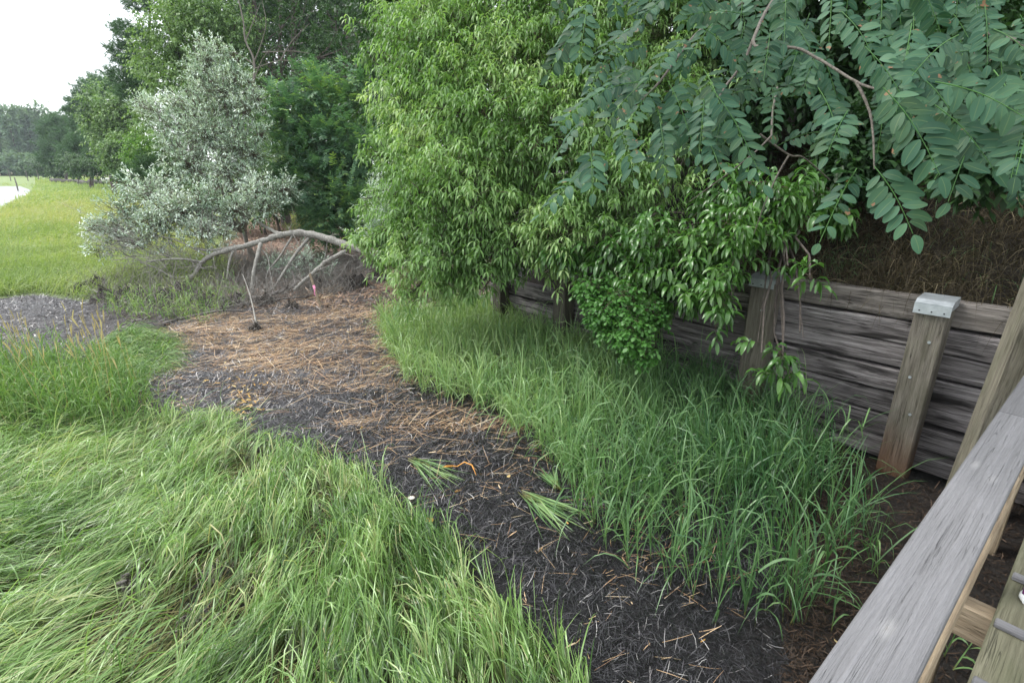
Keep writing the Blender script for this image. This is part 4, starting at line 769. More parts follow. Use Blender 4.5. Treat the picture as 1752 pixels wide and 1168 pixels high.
base = G(432, 440); tree('silver_shrub', 'silvery grey leaved shrub standing beside the fallen tree', 'shrub', base, sv, 4700, 'silver', 'greybark', .06, .075, .028, .20, 8, ang=.8, bend=.2, nseg=2, prof=(.4, 1, .15), shell=.12, droop=-.25, twig_part=True, tr=.004, sub=5, frac=.3, wig=.1, top=P(370, 120, 12.6))
sv2 = [Bl(470, 450, 12, 20), Bl(520, 440, 12, 26), Bl(555, 460, 11.8, 22), Bl(500, 470, 11.8, 18)]
tree('low_silver_shrub', 'low sparse silver leaved shrub under the arch of the fallen trunk', 'shrub', G(515, 470), sv2, 380, 'silver', 'greybark', .015, .05, .018, .14, 8, ang=.8, bend=.2, prof=(.4, 1, .15), shell=.05, droop=-.3, sub=2)
sv3 = [Bl(645, 370, 9, 34), Bl(650, 330, 9, 22), Bl(640, 395, 9, 20), Bl(655, 290, 9.2, 18)]
tree('small_silver_shrub', 'small silver leaved shrub tucked against the left side of the cherry crown', 'shrub', (-1.7, 9.6, 0), sv3, 380, 'silver', 'greybark', .02, .055, .02, .14, 8, ang=.8, bend=.2, prof=(.4, 1, .15), shell=.05, droop=-.3, sub=2)
# bare thin stems of the silver shrub reaching left, and dead scrub
ft = thing('fallen_tree', 'bare grey fallen tree arching over the end of the wrack path', 'fallen tree', loc=tuple(G(520, 500)))
fo = G(520, 500)
def part_limb(root, org, name, pts, r0, r1, mat='greybark'):
    b = MB(); q_ = limb_(pts, r0, r1); b.tube(q_, np.linspace(r0, r1, len(q_))*(1+.12*np.sin(np.arange(len(q_))*1.7+r0*90)+rng.normal(0, .05, len(q_))), 9); b.v = [v-org for v in b.v]; return b.build(name, M[mat], root)
def gp(x, y): return G(x, y)
part_limb(ft, fo, 'trunk', [P(760, 470, 10.6), P(640, 434, 10.7), P(600, 422, 10.8), P(560, 408, 10.9), P(520, 399, 11.), P(485, 401, 11.), P(450, 412, 11.), P(405, 424, 11.), P(365, 436, 11.), P(345, 450, 11), P(332, 470, 10.9), P(315, 482, 10.8), P(306, 512, 10.7)], .088, .03)
bl_ = [([(447, 414, 11), (440, 440, 10.8), (432, 480, 10.7), (433, 522, 10.5)], .045, .03), ([(530, 405, 11), (508, 432, 10.9), (488, 462, 10.8), (470, 490, 10.7), (445, 512, 10.6)], .035, .018), ([(592, 430, 10.8), (560, 447, 10.6), (535, 468, 10.3), (515, 485, 10.1), (503, 497, 10.)], .05, .028),
       ([(480, 402, 11.2), (455, 388, 11.8), (435, 375, 12.4)], .04, .03), ([(500, 404, 11), (478, 440, 10.9), (460, 462, 10.9), (455, 478, 10.9)], .022, .012), ([(400, 426, 11), (392, 450, 11), (388, 478, 10.9)], .03, .014), ([(345, 448, 11), (310, 443, 10.8), (270, 445, 10.7), (245, 449, 10.6)], .025, .01),
       ([(350, 436, 11), (300, 410, 11), (250, 402, 11), (190, 385, 11)], .018, .006), ([(335, 425, 11.1), (360, 428, 11), (400, 422, 11)], .03, .02), ([(560, 412, 11), (556, 440, 11), (548, 462, 11)], .012, .006), ([(330, 470, 10.9), (300, 475, 10.8), (270, 460, 10.7), (240, 448, 10.6)], .022, .008), ([(445, 425, 11), (458, 440, 10.9), (463, 470, 10.8), (470, 500, 10.6)], .014, .008)]
for pp, r0_, r1_ in bl_: part_limb(ft, fo, 'branch', [P(*q) for q in pp], r0_, r1_)
tw = MB()
for pp, l_, nn_ in (([P(620, 428, 10.8), P(520, 399, 11), P(450, 412, 11), P(365, 436, 11), P(315, 482, 10.8)], .5, 46), ([P(592, 430, 10.8), P(535, 468, 10.3), P(503, 497, 10)], .35, 14), ([P(530, 405, 11), P(488, 462, 10.8), P(445, 512, 10.6)], .35, 14), ([P(345, 448, 11), P(270, 445, 10.7), P(190, 430, 10.6)], .5, 26)):
    q_ = limb_(pp, 0, 0)
    for _ in range(nn_):
        s0_ = q_[rng.integers(0, len(q_))]; d_ = nrm(rng.normal(size=3)*[1, .7, 1]+[-.2, 0, -.55]); e_ = s0_+d_*l_*rng.uniform(.3, 1.3); mid = (s0_+e_)/2+rng.normal(0, .05, 3); e_[2] = max(e_[2], .02)
        tw.tube([s0_, mid, e_], [.009, .006, .003], 5)
        e2_ = mid+nrm(d_+rng.normal(0, .7, 3))*l_*.4; tw.tube([mid, e2_], [.005, .002], 4)
tw.v = [v-fo for v in tw.v]; tw.build('twig_sprays', M['deadwood'], ft)
# driftwood pieces and root lumps
def driftwood(label, pts, r0, r1, mat='driftwood', nsub=5):
    pts = [np.array(q, float) for q in pts]; org = pts[0]; root = thing('driftwood_branch', label, 'driftwood', 'driftwood along the path end', loc=tuple(org))
    b = MB(); q = limb_(pts, r0, r1); b.tube(q, np.linspace(r0, r1, len(q))*(1+.15*np.sin(np.arange(len(q)))), 8); b.v = [v-org for v in b.v]; b.build('stem', M[mat], root)
    tw = MB()
    for _ in range(nsub):
        k = rng.integers(2, len(q)-1); l = rng.uniform(.12, .4); d = nrm(rng.normal(size=3)*[1, 1, .7]+[0, 0, .45]); e = q[k]+d*l; e[2] = max(e[2], .03)
        tw.tube([q[k], (q[k]+e)/2+rng.normal(0, .02, 3), e], [r1*.9, r1*.6, .003], 5)
    if nsub: tw.v = [v-org for v in tw.v]; tw.build('twigs', M[mat], root)
def gl(*xy): return [gpt(x, y, z) for x, y, z in xy]
driftwood('dark driftwood branch lying along the near edge of the wrack below the fallen tree', gl((280, 565, .05), (330, 548, .09), (380, 545, .1), (420, 540, .05)), .03, .014)
driftwood('thick dark broken limb at the foot of the fallen tree', gl((425, 515, .05), (470, 512, .12), (505, 502, .2), (503, 490, .35)), .045, .02)
driftwood('pale driftwood stick lying behind the survey stake', gl((605, 470, .12), (640, 463, .2), (672, 458, .15)), .03, .02, 'greybark', 2)
driftwood('grey root limb sticking out near the cherry tree base', gl((700, 490, .1), (640, 488, .15), (590, 490, .12)), .03, .012)
driftwood('thin bare twig standing up from the wrack in the middle of the path end', gl((440, 562, 0), (432, 530, .25), (420, 500, .4)), .016, .006, 'greybark', 4)
driftwood('forked dead branch leaning behind the pink flagged stake', gl((560, 500, .02), (585, 482, .2), (600, 470, .35)), .016, .008, 'greybark', 6)
driftwood('long dark branch on the wrack left of the stake', gl((350, 535, .03), (420, 525, .08), (490, 520, .1), (530, 512, .05)), .028, .012)
driftwood('bleached twig at the top of the meadow edge', gl((155, 500, .1), (190, 520, .14), (230, 530, .1)), .03, .012, 'greybark', 6)
driftwood('dark rotten log beside the timber wall end', gl((735, 520, .06), (790, 512, .1), (830, 520, .08)), .06, .05, 'driftwood', 3)
for x_, y_, r_, lb in ((165, 498, .4, 'dark upright peat stump at the left end of the driftwood'), (200, 522, .42, 'eroded dark peat lump under the silver shrub edge'), (245, 520, .42, 'peat lump tangled with roots left of the fallen tree'), (300, 516, .42, 'dark root clump where the fallen trunk touches down'), (350, 520, .38, 'dark tangled root clump under the fallen trunk'), (400, 520, .28, 'small peat lump between fallen tree branches'),
                       (455, 520, .25, 'dark peat mound under the fallen tree arch'), (600, 492, .35, 'brown root mound right of the survey stake'), (545, 492, .3, 'dark brown mound behind the survey stake'), (500, 530, .16, 'low dark wrack lump in front of the fallen tree'), (650, 480, .3, 'brown litter mound at the cherry tree base'), (437, 568, .14, 'small dark tuft of roots on the orange straw')):
    lump(x_, y_, r_, lb, h=rng.uniform(.7, 1.1), name='peat_mound', fib=420)
# brush of thin dead twigs
UB = [(150, 470), (250, 430), (440, 440), (620, 440), (660, 480), (600, 505), (440, 530), (300, 545), (180, 540)]
p, a_, b_ = scatter(UB, 16000, (-9, 0, 7.5, 15)); mb = MB(); n = len(p)
for _ in range(2):
    az = rng.uniform(0, 2*PI, n); el = rng.uniform(.0, 1.2, n); mb.ribbons(p, np.stack([np.cos(az)*np.cos(el), np.sin(az)*np.cos(el), np.sin(el)], -1), rng.uniform(.2, .75, n), rng.uniform(.005, .011, n), rng.uniform(-.2, .5, n), nseg=3, prof=[1, .9, .6, .3], floor=p[:, 2], curl=rng.normal(0, .5, n), side=nrm(rng.normal(size=(n, 3))))
tag(mb.build('brushwood', M['deadwood']), 'tangle of thin dead grey twigs under the fallen tree', 'brushwood', kind='stuff')
c, u, idx = sample_blobs([Bl(240, 420, 11, 60, .5), Bl(290, 440, 10.9, 50, .6), Bl(350, 410, 11, 40), Bl(210, 410, 11, 45)], 900, 0.); mb = MB(); t0 = P(340, 470, 10.9)
mb.ribbons(c, nrm(c-t0+rng.normal(0, .25, c.shape)), rng.uniform(.3, .8, len(c)), .009, .1, nseg=3, prof=[1, .8, .5, .2], side=nrm(rng.normal(size=c.shape)), curl=rng.normal(0, .3, len(c)))
tag(mb.build('bare_twig_brushwood', M['greybark']), 'haze of bare grey twigs below the silver shrub foliage', 'brushwood', kind='stuff')
# survey stake with pink tape
s0 = gpt(552, 530, -.1); s1 = P(530, 468, 9.6); ax = nrm(s1-s0); st = thing('survey_stake', 'thin wooden survey stake flagged with pink tape', 'stake', loc=tuple(s0))
b = MB(); L_ = np.linalg.norm(s1-s0); ay = nrm(np.cross(ax, [0, 1, 0])); b.box(ax*L_/2, (L_, .045, .02), ax, ay, bev=.003); b.build('lath', M['newwood'], st, smooth=False)
b = MB(); cc = ax*L_*.66; b.box(cc, (.07, .046, .026), ax, ay, bev=.004); b.build('tape', M['pink'], st, smooth=False)
b = MB(); b.ribbons(np.array([cc+[.01, -.03, -.02]]*3), np.array([[.2, -.4, -.9], [.35, -.3, -.9], [.0, -.3, -1]]), np.array([.14, .11, .12]), .022, .1, nseg=4, prof=[1, 1, 1, 1, .9]); b.build('tape_tail', M['pink'], st)

# ---------------------------------------------------------------- dry grass and green tufts on the bank
n = 85000; t_ = rng.uniform(-4.5, 2.8, n); s_ = .36+3.4*rng.random(n)**1.3; pp = A+WD*t_[:, None]+NB*s_[:, None]; z_ = bankz(t_, s_-.13); p = np.concatenate([pp, z_[:, None]], 1)
k = rng.random(n) < np.clip(.5+.5*wob(t_, s_, 5), .1, 1); p = p[k]; n = len(p); az = rng.normal(math.atan2(-NB[1], -NB[0]), .9, n); el = rng.uniform(.2, 1.45, n); mb = MB()
mb.ribbons(p, np.stack([np.cos(az)*np.cos(el), np.sin(az)*np.cos(el), np.sin(el)], -1), rng.uniform(.18, .6, n), rng.uniform(.003, .008, n), rng.uniform(.2, 2.2, n), nseg=4, r=np.clip(rng.beta(1.6, 2.4, n), 0, 1), curl=rng.normal(0, .5, n), side=nrm(rng.normal(size=(n, 3))))
tag(mb.build('dry_grass', M['dry']), 'dry brown dead grass on the shaded bank above the wall', 'grass', kind='stuff')
mb = MB()
for t0_, s0_, k_ in ((-.55, .5, 26), (-.9, .45, 22), (-1.15, .62, 30), (-1.5, .5, 24), (-.75, 1.1, 16), (-1.3, 1.5, 20), (-2, .8, 20), (-.2, .6, 12), (-1.8, 1.6, 20), (-1.0, 2.2, 24), (-2.2, 2.4, 30), (-.2, 1.8, 10), (.7, .6, 8), (-1.0, .42, 34), (-1.25, .45, 30), (-1.4, .8, 30), (-1.7, .42, 30)):
    c0 = bankpt(t0_, s0_); az = rng.uniform(0, 2*PI, k_); el = rng.uniform(.5, 1.4, k_)
    mb.ribbons(c0+rng.normal(0, .05, (k_, 3))*[1, 1, .1], np.stack([np.cos(az)*np.cos(el), np.sin(az)*np.cos(el), np.sin(el)], -1), rng.uniform(.15, .36, k_), .006, rng.uniform(.4, 1.6, k_), nseg=5)
tag(mb.build('bank_grass', M['tall_grass']), 'green grass tufts along the top edge of the timber wall', 'grass', kind='stuff')
# soil and dead leaves on the wall top
n = 2500; t_ = rng.uniform(-4, 5, n); s_ = rng.uniform(.25, .7, n); p = np.concatenate([A+WD*t_[:, None]+NB*s_[:, None], (bankz(t_, s_-.13)+.01)[:, None]], 1); mb = MB()
lay(p, rng.uniform(.03, .12, n), rng.uniform(.004, .012, n), rng.uniform(0, 6, n), mb, .2); tag(mb.build('bank_litter', M['mulch']), 'brown leaf litter behind the top timber', 'litter', kind='stuff')

n = 20000; t_ = rng.uniform(-4.5, 2.8, n); s_ = .4+3.4*rng.random(n)**1.2; k = rng.random(n) < np.clip(.2+.8*wob(s_, t_, 2.5), .03, 1); t_, s_ = t_[k], s_[k]; n = len(t_); p = np.concatenate([A+WD*t_[:, None]+NB*s_[:, None], bankz(t_, s_-.13)[:, None]], 1); az = rng.uniform(0, 6.3, n); el = rng.uniform(.5, 1.4, n); mb = MB()
mb.ribbons(p, np.stack([np.cos(az)*np.cos(el), np.sin(az)*np.cos(el), np.sin(el)], -1), rng.uniform(.15, .4, n), rng.uniform(.003, .006, n), rng.uniform(.3, 1.8, n), nseg=4, r=rng.random(n)*.6)
tag(mb.build('bank_weeds', M['tall_grass']), 'thin green weeds mixed into the dead grass on the bank', 'grass', kind='stuff')
# ---------------------------------------------------------------- background trees
FE = [Bl(540, 160, 14.5, 40), Bl(470, 165, 14.4, 22), Bl(500, 200, 14.2, 50), Bl(580, 190, 14.6, 50), Bl(620, 150, 15, 40), Bl(560, 250, 14, 60), Bl(490, 260, 14, 40), Bl(620, 270, 14, 50), Bl(540, 320, 13.8, 55), Bl(600, 350, 13.5, 50), Bl(480, 320, 13.9, 34), Bl(560, 385, 13.4, 38), Bl(625, 390, 13.4, 30), Bl(540, 120, 14.8, 14), Bl(430, 210, 14.5, 18)]
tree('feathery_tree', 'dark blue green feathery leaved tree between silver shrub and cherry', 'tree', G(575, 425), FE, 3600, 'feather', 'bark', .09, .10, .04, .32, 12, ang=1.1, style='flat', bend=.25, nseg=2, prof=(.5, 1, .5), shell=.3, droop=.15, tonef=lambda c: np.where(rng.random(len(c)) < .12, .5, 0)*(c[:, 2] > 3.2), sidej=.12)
def farbase(px, d): 
    p = P(px, 300, d); return np.array([p[0], p[1], 0.])
def rt(name, label, px, d, blist, n, leafm, barkm='bark', r0=.2, L=.12, W=.06, tl=.3, k=6, group=None, rise=0., **kw):
    b = farbase(px, d); b[2] = rise-.3; return tree(name, label, 'tree', b, [Bl(*q) for q in blist], n, leafm, barkm, r0, L, W, tl, k, group=group, **kw)
rt('oak_tree', 'yellowish green oak behind the top of the silver shrub', 330, 20, [(300, 60, 20, 55), (270, 110, 20, 45), (350, 30, 20.5, 60), (330, 100, 20, 50), (290, 160, 19.5, 40), (400, 70, 21, 55), (260, 200, 19.5, 26), (350, 170, 20, 50), (410, 150, 20.5, 45), (300, 20, 21, 35)], 3600, 'oak', L=.15, W=.075, shell=.35, group='oaks at the wood edge')
rt('oak_tree', 'pale leaved oak hanging over the dead bare branches at top centre', 480, 22, [(450, 20, 22, 60), (520, 40, 22, 55), (560, 90, 21, 50), (480, 110, 21.5, 45), (600, 60, 22, 45), (420, -60, 22, 80), (540, -40, 22, 70), (620, 110, 21, 35), (430, 90, 22, 40)], 1500, 'deep', L=.14, W=.07, shell=.3, group='oaks at the wood edge', tonef=lambda c: -.25)
rt('oak_tree', 'dark oak in shade behind the feathery tree', 560, 26, [(450, 180, 24, 70), (560, 160, 25, 80), (620, 120, 25, 60), (500, 260, 22, 70), (600, 270, 22, 60), (640, 50, 26, 50), (440, 290, 20, 50), (640, 330, 20, 40), (400, 220, 22, 60)], 3000, 'deep', L=.18, W=.09, shell=.2, group='oaks at the wood edge')
rt('bright_shrub', 'yellow green round shrub left of the silver shrub', 250, 24, [(240, 245, 24, 26), (265, 265, 24, 26), (235, 270, 24, 20), (280, 240, 24, 22)], 700, 'bright', r0=.06, L=.13, W=.07, shell=.3)
rt('oak_tree', 'broad grey green oak crown left of the silver shrub', 190, 45, [(180, 180, 45, 34), (200, 200, 44, 32), (165, 210, 45, 26), (215, 215, 44, 28), (190, 240, 44, 30), (225, 180, 44, 22)], 2000, 'oak', L=.3, W=.16, tl=.5, shell=.35, group='oaks at the wood edge', tonef=lambda c: -.1)
def pine(label, px, d, blist, n, r0=.22, needle=.16, nw=.02, k=14, group='pines at the wood edge', name='pine_tree', rise=0, dead=0, leafm='pine', **kw):
    b = farbase(px, d); b[2] = rise-.3; bl = [Bl(*q) for q in blist]; root = thing(name, label, 'tree', group, loc=tuple(b)); t = MB(); limbs(b, bl, r0, t, .5, .03, 3); t.v = [v-b for v in t.v]; t.build('trunk', M['bark'], root)
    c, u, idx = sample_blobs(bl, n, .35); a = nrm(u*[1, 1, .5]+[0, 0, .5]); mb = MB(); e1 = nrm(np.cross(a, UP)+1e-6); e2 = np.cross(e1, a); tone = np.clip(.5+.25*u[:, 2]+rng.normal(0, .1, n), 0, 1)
    for j in range(k):
        az = rng.uniform(0, 2*PI, n); an = rng.uniform(.2, 1.5, n); dd = a*np.cos(an)[:, None]+(e1*np.cos(az)[:, None]+e2*np.sin(az)[:, None])*np.sin(an)[:, None]
        mb.ribbons(c+a*(rng.random(n)*needle)[:, None], dd, needle*rng.uniform(.7, 1.2, n), nw, .15, nseg=1, prof=[1, .25], side=nrm(rng.normal(size=(n, 3))), r=tone)
    mb.v = [v-b for v in mb.v]; mb.build('crown', M[leafm], root)
    if dead:
        db = MB()
        for _ in range(dead):
            z = rng.uniform(.25, .8); st = b+(bl[0][0]-b)*[1, 1, z]; e = st+np.array([rng.normal(0, 2.), rng.normal(-.8, .5), rng.normal(.1, .5)]); q = np.linspace(0, 1, 6)[:, None]; db.tube(st+(e-st)*q+rng.normal(0, .08, (6, 3)), np.linspace(.04, .01, 6), 5)
        db.v = [v-b for v in db.v]; db.build('dead_branches', M['greybark'], root)
    return root
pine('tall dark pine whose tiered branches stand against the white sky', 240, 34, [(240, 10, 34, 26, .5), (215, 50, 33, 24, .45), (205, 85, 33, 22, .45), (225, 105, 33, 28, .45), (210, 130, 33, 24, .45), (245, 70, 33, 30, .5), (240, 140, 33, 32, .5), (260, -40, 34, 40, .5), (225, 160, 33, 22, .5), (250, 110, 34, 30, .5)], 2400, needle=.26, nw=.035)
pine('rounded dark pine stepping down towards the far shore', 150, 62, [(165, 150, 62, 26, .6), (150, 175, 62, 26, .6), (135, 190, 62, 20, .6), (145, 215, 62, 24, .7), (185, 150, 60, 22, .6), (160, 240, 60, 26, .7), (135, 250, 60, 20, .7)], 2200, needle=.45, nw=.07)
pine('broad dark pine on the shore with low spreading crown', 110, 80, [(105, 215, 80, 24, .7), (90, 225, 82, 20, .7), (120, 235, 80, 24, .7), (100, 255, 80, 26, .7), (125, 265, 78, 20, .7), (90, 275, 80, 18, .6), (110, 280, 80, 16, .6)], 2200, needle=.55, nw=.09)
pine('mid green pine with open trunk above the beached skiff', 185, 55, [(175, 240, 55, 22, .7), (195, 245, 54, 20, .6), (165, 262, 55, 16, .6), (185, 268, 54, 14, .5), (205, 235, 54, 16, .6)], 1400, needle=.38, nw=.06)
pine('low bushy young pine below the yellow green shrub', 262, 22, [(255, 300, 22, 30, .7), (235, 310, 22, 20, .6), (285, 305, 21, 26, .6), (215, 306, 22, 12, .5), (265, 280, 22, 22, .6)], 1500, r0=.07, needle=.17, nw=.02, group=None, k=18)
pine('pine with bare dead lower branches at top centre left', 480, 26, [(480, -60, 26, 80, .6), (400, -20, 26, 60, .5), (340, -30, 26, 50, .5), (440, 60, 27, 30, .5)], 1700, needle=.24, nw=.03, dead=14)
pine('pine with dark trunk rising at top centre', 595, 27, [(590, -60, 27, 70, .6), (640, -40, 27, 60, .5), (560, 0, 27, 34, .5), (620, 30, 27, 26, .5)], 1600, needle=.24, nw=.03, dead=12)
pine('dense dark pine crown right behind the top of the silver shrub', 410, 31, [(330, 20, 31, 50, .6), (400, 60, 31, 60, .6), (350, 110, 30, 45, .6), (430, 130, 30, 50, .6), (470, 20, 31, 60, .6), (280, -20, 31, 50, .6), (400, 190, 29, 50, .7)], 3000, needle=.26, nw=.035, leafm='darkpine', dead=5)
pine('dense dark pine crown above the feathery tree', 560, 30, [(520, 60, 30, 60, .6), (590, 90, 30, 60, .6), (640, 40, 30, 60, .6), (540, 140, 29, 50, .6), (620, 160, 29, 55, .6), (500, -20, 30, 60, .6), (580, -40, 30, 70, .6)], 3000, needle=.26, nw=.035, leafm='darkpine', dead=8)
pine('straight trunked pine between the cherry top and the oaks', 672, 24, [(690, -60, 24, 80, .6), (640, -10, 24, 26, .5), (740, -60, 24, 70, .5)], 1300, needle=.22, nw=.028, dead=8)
# denser wood behind: closes the view between the nearer crowns
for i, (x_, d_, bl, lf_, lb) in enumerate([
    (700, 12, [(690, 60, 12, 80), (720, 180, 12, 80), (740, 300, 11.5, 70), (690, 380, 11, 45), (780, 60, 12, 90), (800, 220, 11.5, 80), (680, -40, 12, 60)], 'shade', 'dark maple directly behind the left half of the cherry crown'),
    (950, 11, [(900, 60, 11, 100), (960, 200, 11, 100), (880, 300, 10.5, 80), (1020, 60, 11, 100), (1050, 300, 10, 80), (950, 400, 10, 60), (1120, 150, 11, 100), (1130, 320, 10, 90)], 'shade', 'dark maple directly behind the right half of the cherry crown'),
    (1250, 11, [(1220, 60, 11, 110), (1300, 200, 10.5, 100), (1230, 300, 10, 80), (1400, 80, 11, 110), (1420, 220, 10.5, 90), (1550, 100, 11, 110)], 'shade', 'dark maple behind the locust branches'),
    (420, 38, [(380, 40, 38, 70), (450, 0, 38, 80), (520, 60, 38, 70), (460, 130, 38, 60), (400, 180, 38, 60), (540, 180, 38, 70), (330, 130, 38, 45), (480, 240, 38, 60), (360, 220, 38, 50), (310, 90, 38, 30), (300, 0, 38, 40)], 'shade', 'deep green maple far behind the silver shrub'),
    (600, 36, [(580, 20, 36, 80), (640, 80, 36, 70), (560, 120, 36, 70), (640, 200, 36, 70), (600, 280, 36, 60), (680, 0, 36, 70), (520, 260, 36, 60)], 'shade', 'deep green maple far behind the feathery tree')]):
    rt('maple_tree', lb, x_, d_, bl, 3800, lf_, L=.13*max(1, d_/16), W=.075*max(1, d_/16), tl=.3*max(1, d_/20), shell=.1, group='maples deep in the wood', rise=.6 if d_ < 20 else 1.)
for x_, y_, d_, r_, lb in ((200, 268, 46, 26, 'dark leafy bush under the broad grey green oak'), (228, 262, 40, 26, 'dark bush between that oak and the yellow green shrub'), (130, 276, 70, 22, 'dark bush between the two shore pines'), (85, 280, 100, 24, 'tall dark bush left of the broad shore pine'), (150, 285, 58, 22, 'round bush under the rounded shore pine'), (110, 288, 90, 20, 'round bush under the broad shore pine'), (60, 286, 120, 20, 'low round bush at the foot of the far tree line'), (225, 290, 50, 18, 'dark bush under the oak by the shore')):
    rt('shore_bush', lb, x_, d_, [(x_+q_, y_+abs(q_)*.2, d_, r_*rng.uniform(.5, .7)) for q_ in (-r_*.8, 0, r_*.8)], 700, 'deep', r0=.06, L=.2*d_/50, W=.1*d_/50, tl=.4, shell=.2, group='bushes on the far shore', sub=1)
# bare forked tree
bt = G(420, 330)*0+P(420, 190, 19); bt0 = np.array([bt[0], bt[1], .2]); dt = thing('dead_tree', 'bare grey forked dead tree between the silver shrub and the pines', 'tree', loc=tuple(bt0))
part_limb(dt, bt0, 'trunk', [bt0, P(432, 200, 19), P(435, 110, 19), P(420, 70, 19), P(415, 30, 19), P(400, -30, 19)], .05, .018, 'limbbark')
for pts in ([(432, 112, 19), (445, 80, 19), (455, 40, 18.9), (448, 0, 19)], [(420, 72, 19), (432, 40, 19), (446, 5, 19)], [(435, 118, 19), (480, 104, 18.5), (525, 110, 18.3), (560, 125, 18.2)], [(434, 110, 19), (400, 90, 19), (370, 92, 19)], [(450, 90, 18.8), (500, 88, 18.5), (530, 92, 18.4)], [(434, 140, 19), (450, 100, 18.7), (470, 80, 18.6)], [(480, 104, 18.5), (500, 70, 18.5), (530, 40, 18.5)]):
    part_limb(dt, bt0, 'branch', [P(*q) for q in pts], .024, .006, 'limbbark')
# pine trunks deeper in the wood
for x_, d_, r_, lb in ((497, 27, .16, 'dark straight trunk in the wood left of top centre'), (588, 28, .15, 'grey brown trunk at top centre, left of two'), (675, 25, .2, 'thick grey trunk just left of the cherry top'), (655, 33, .13, 'thin trunk at top centre behind the thick one')):
    b_ = farbase(x_, d_); tp = P(x_+4, -60, d_); root = thing('bare_trunk', lb, 'tree', 'bare trunks in the wood', loc=tuple(b_)); mb = MB(); q = np.linspace(0, 1, 14)[:, None]; mb.tube((tp-b_)*q+rng.normal(0, .03, (14, 3)), np.linspace(r_, r_*.7, 14), 10); mb.build('trunk', M['bark'], root)
# filler undergrowth along the wood edge
for i, (x_, y_, d_, r_, lf_, lb) in enumerate([(440, 250, 19, 60, 'deep', 'dark undergrowth bush right of the silver shrub top'), (470, 300, 18, 55, 'oak', 'dull green bush behind the silver shrub stem'), (400, 300, 19, 60, 'deep', 'dark bush directly behind the silver shrub'), (330, 300, 24, 40, 'oak', 'green bush behind the left half of the silver shrub'), (540, 340, 19, 50, 'deep', 'dark bush behind the feathery tree'), (640, 300, 17, 50, 'deep', 'dark bush between feathery tree and cherry'), (300, 270, 30, 45, 'deep', 'dark bush behind the silver shrub left edge'), (640, 380, 14, 34, 'feather', 'low green bush beside the trail end'), (220, 275, 40, 30, 'oak', 'small oak bush near the shore pines')]):
    bl = [(x_+rng.normal(0, r_*.5), y_+rng.normal(0, r_*.35), d_, r_*rng.uniform(.45, .7)) for _ in range(6)]
    rt('edge_bush', lb, x_, d_, bl, 900, lf_, r0=.05, L=.11*d_/18, W=.055*d_/18, tl=.25, shell=.25, group='bushes along the wood edge', sub=1)
# thin grasses by the trail
TR = [(480, 400), (500, 372), (570, 345), (620, 370), (560, 385), (530, 400)]
p, a_, b_ = scatter(TR, 40000, (-14, -3, 12, 34)); p = p[rng.random(len(p)) < .35]; p[:, 2] = 0; mb = MB(); n = len(p); az = rng.uniform(0, 6, n); el = rng.uniform(.8, 1.5, n)
mb.ribbons(p, np.stack([np.cos(az)*np.cos(el), np.sin(az)*np.cos(el), np.sin(el)], -1), rng.uniform(.3, .6, n), .018, .7, nseg=3); tag(mb.build('trail_grass', M['meadow']), 'pale grass along the trail behind the fallen tree', 'grass', kind='stuff')
# far tree line across the marsh: individual crowns
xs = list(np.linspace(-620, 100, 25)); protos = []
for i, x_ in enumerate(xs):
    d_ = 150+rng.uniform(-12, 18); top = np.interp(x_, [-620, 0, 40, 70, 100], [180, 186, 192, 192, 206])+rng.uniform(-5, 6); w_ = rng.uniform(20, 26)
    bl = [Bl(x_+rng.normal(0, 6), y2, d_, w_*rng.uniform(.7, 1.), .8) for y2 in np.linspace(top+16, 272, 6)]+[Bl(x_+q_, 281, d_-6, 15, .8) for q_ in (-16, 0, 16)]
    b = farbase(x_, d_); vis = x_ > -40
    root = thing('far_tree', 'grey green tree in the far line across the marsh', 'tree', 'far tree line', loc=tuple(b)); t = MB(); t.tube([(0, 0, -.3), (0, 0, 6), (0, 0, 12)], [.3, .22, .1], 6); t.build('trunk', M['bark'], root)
    n = 1500 if vis else 260; c, u, idx = sample_blobs(bl, n, .6); mb = MB(); twig_leaves(mb, c, nrm(u+rng.normal(0, .4, c.shape)), .8, 6, 1.0 if vis else 1.8, .5 if vis else .9, 1., 'rosette', .3, 1, [1, .4], tone=np.clip(.45+.3*u[:, 2]+rng.normal(0, .1, n)+.1*(i % 3-1), 0, 1)); mb.v = [v-b for v in mb.v]; mb.build('crown', M['farleaf'], root)
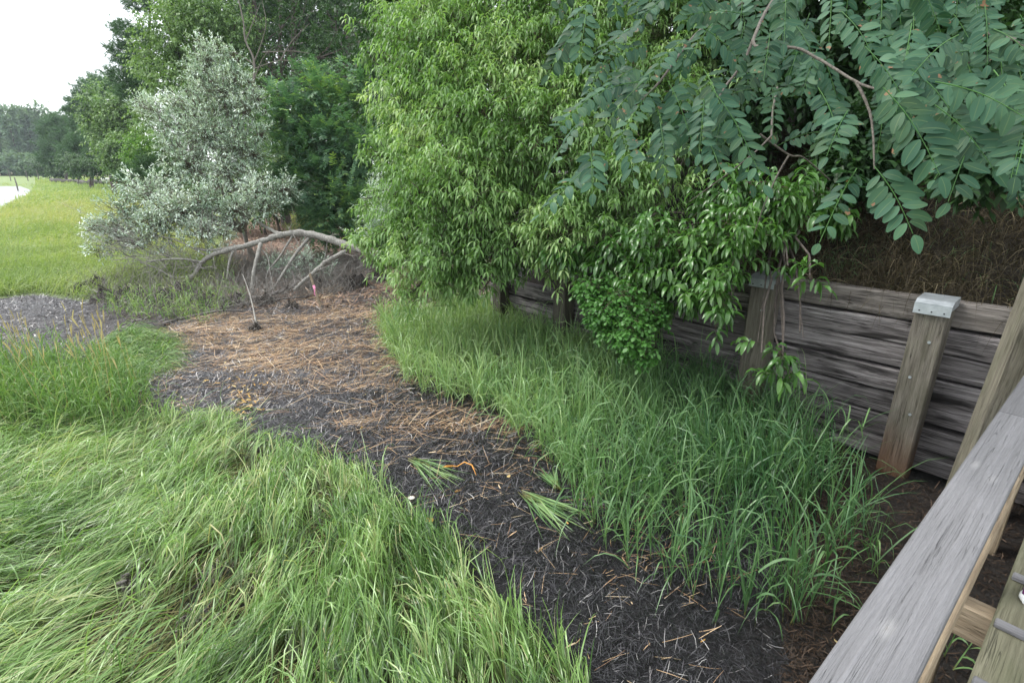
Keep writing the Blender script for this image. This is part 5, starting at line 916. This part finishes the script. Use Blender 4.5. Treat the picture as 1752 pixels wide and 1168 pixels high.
# shore: skiff, drift logs, marsh stakes
sk = P(192, 292, 66); sk[2] = .5; root = thing('skiff', 'small white skiff pulled up under the shore pine', 'boat', loc=tuple(sk-[0, 0, .45]), rz=.2); rings = []
for x_, w_, k_ in ((-1.3, .45, .0), (-.8, .6, .0), (0, .66, .0), (.8, .5, .05), (1.3, .22, .15), (1.5, .03, .25)):
    a = np.linspace(-PI/2-1.5, -PI/2+1.5, 11); o_ = np.stack([np.full(11, x_), np.cos(a)*w_, .95+k_+np.sin(a)*.5*(1-k_)], -1); i_ = np.stack([np.full(11, x_), np.cos(a[::-1])*(w_*.9), 1.0+k_+np.sin(a[::-1])*.45*(1-k_)], -1); rings.append(np.vstack([o_, i_]))
h_ = loft(rings); h_.build('hull', M['white'], root); b = MB(); b.box((0, 0, .85), (.25, 1.1, .04), bev=.005); b.build('seat', M['newwood'], root, smooth=False)
kp = P(199, 293, 65); b = MB(); q = np.linspace(-1, 1, 12); b.tube(np.stack([q*.8, q*0, .1*q*q], -1), .22*np.sqrt(np.clip(1-q**2, .01, 1)), 12); 
tag(b.build('kayak', M['red'], loc=(kp[0], kp[1], .75), rot=(0, -.5, .3)), 'small red kayak leaning beside the white skiff', 'kayak')
for x0_, x1_, y_, d_, lb in ((85, 140, 297, 80, 'long drift log on the far shore, left of the other'), (130, 205, 299, 72, 'long drift log on the far shore below the skiff'), (150, 200, 294, 76, 'drift log behind the skiff on the shore')):
    a0, a1 = P(x0_, y_, d_), P(x1_, y_+1, d_-3); a0[2] = a1[2] = .35; b = MB(); q = np.linspace(0, 1, 12)[:, None]; b.tube(a0+(a1-a0)*q+rng.normal(0, .05, (12, 3)), np.linspace(.3, .18, 12), 8); tag(b.build('drift_log', M['driftwood']), lb, 'log', 'drift logs on the shore')
for x_, y_, d_, h_, lb in ((22, 296, 55, 1.3, 'dark stake standing in the marsh beside the creek'), (13, 290, 90, 2., 'thin marsh stake nearest the left edge'), (43, 291, 90, 1.8, 'thin marsh stake, second from the left'), (62, 291, 92, 1.8, 'thin marsh stake, third from the left'), (172, 288, 70, 2.2, 'thin pole standing before the skiff')):
    p0 = P(x_, y_, d_); p0[2] = 0; b = MB(); b.tube([p0-[0, 0, .2], p0+[.05, 0, h_*.5], p0+[.02, 0, h_]], [.07, .06, .05], 7); tag(b.build('marsh_stake', M['driftwood']), lb, 'stake', 'stakes in the marsh')

# ---------------------------------------------------------------- thin coastal air
hz = MB(); hz.box((0, 0, 19), (800, 800, 44)); hm = NT('haze'); pv = hm.n('VolumePrincipled'); pv.inputs['Color'].default_value = (.80, .88, .95, 1); pv.inputs['Density'].default_value = .0005; hm.l(pv.outputs[0], hm.out.inputs['Volume'])
tag(hz.build('haze', hm.m, smooth=False), 'thin pale air softening the far trees', 'haze', kind='stuff')
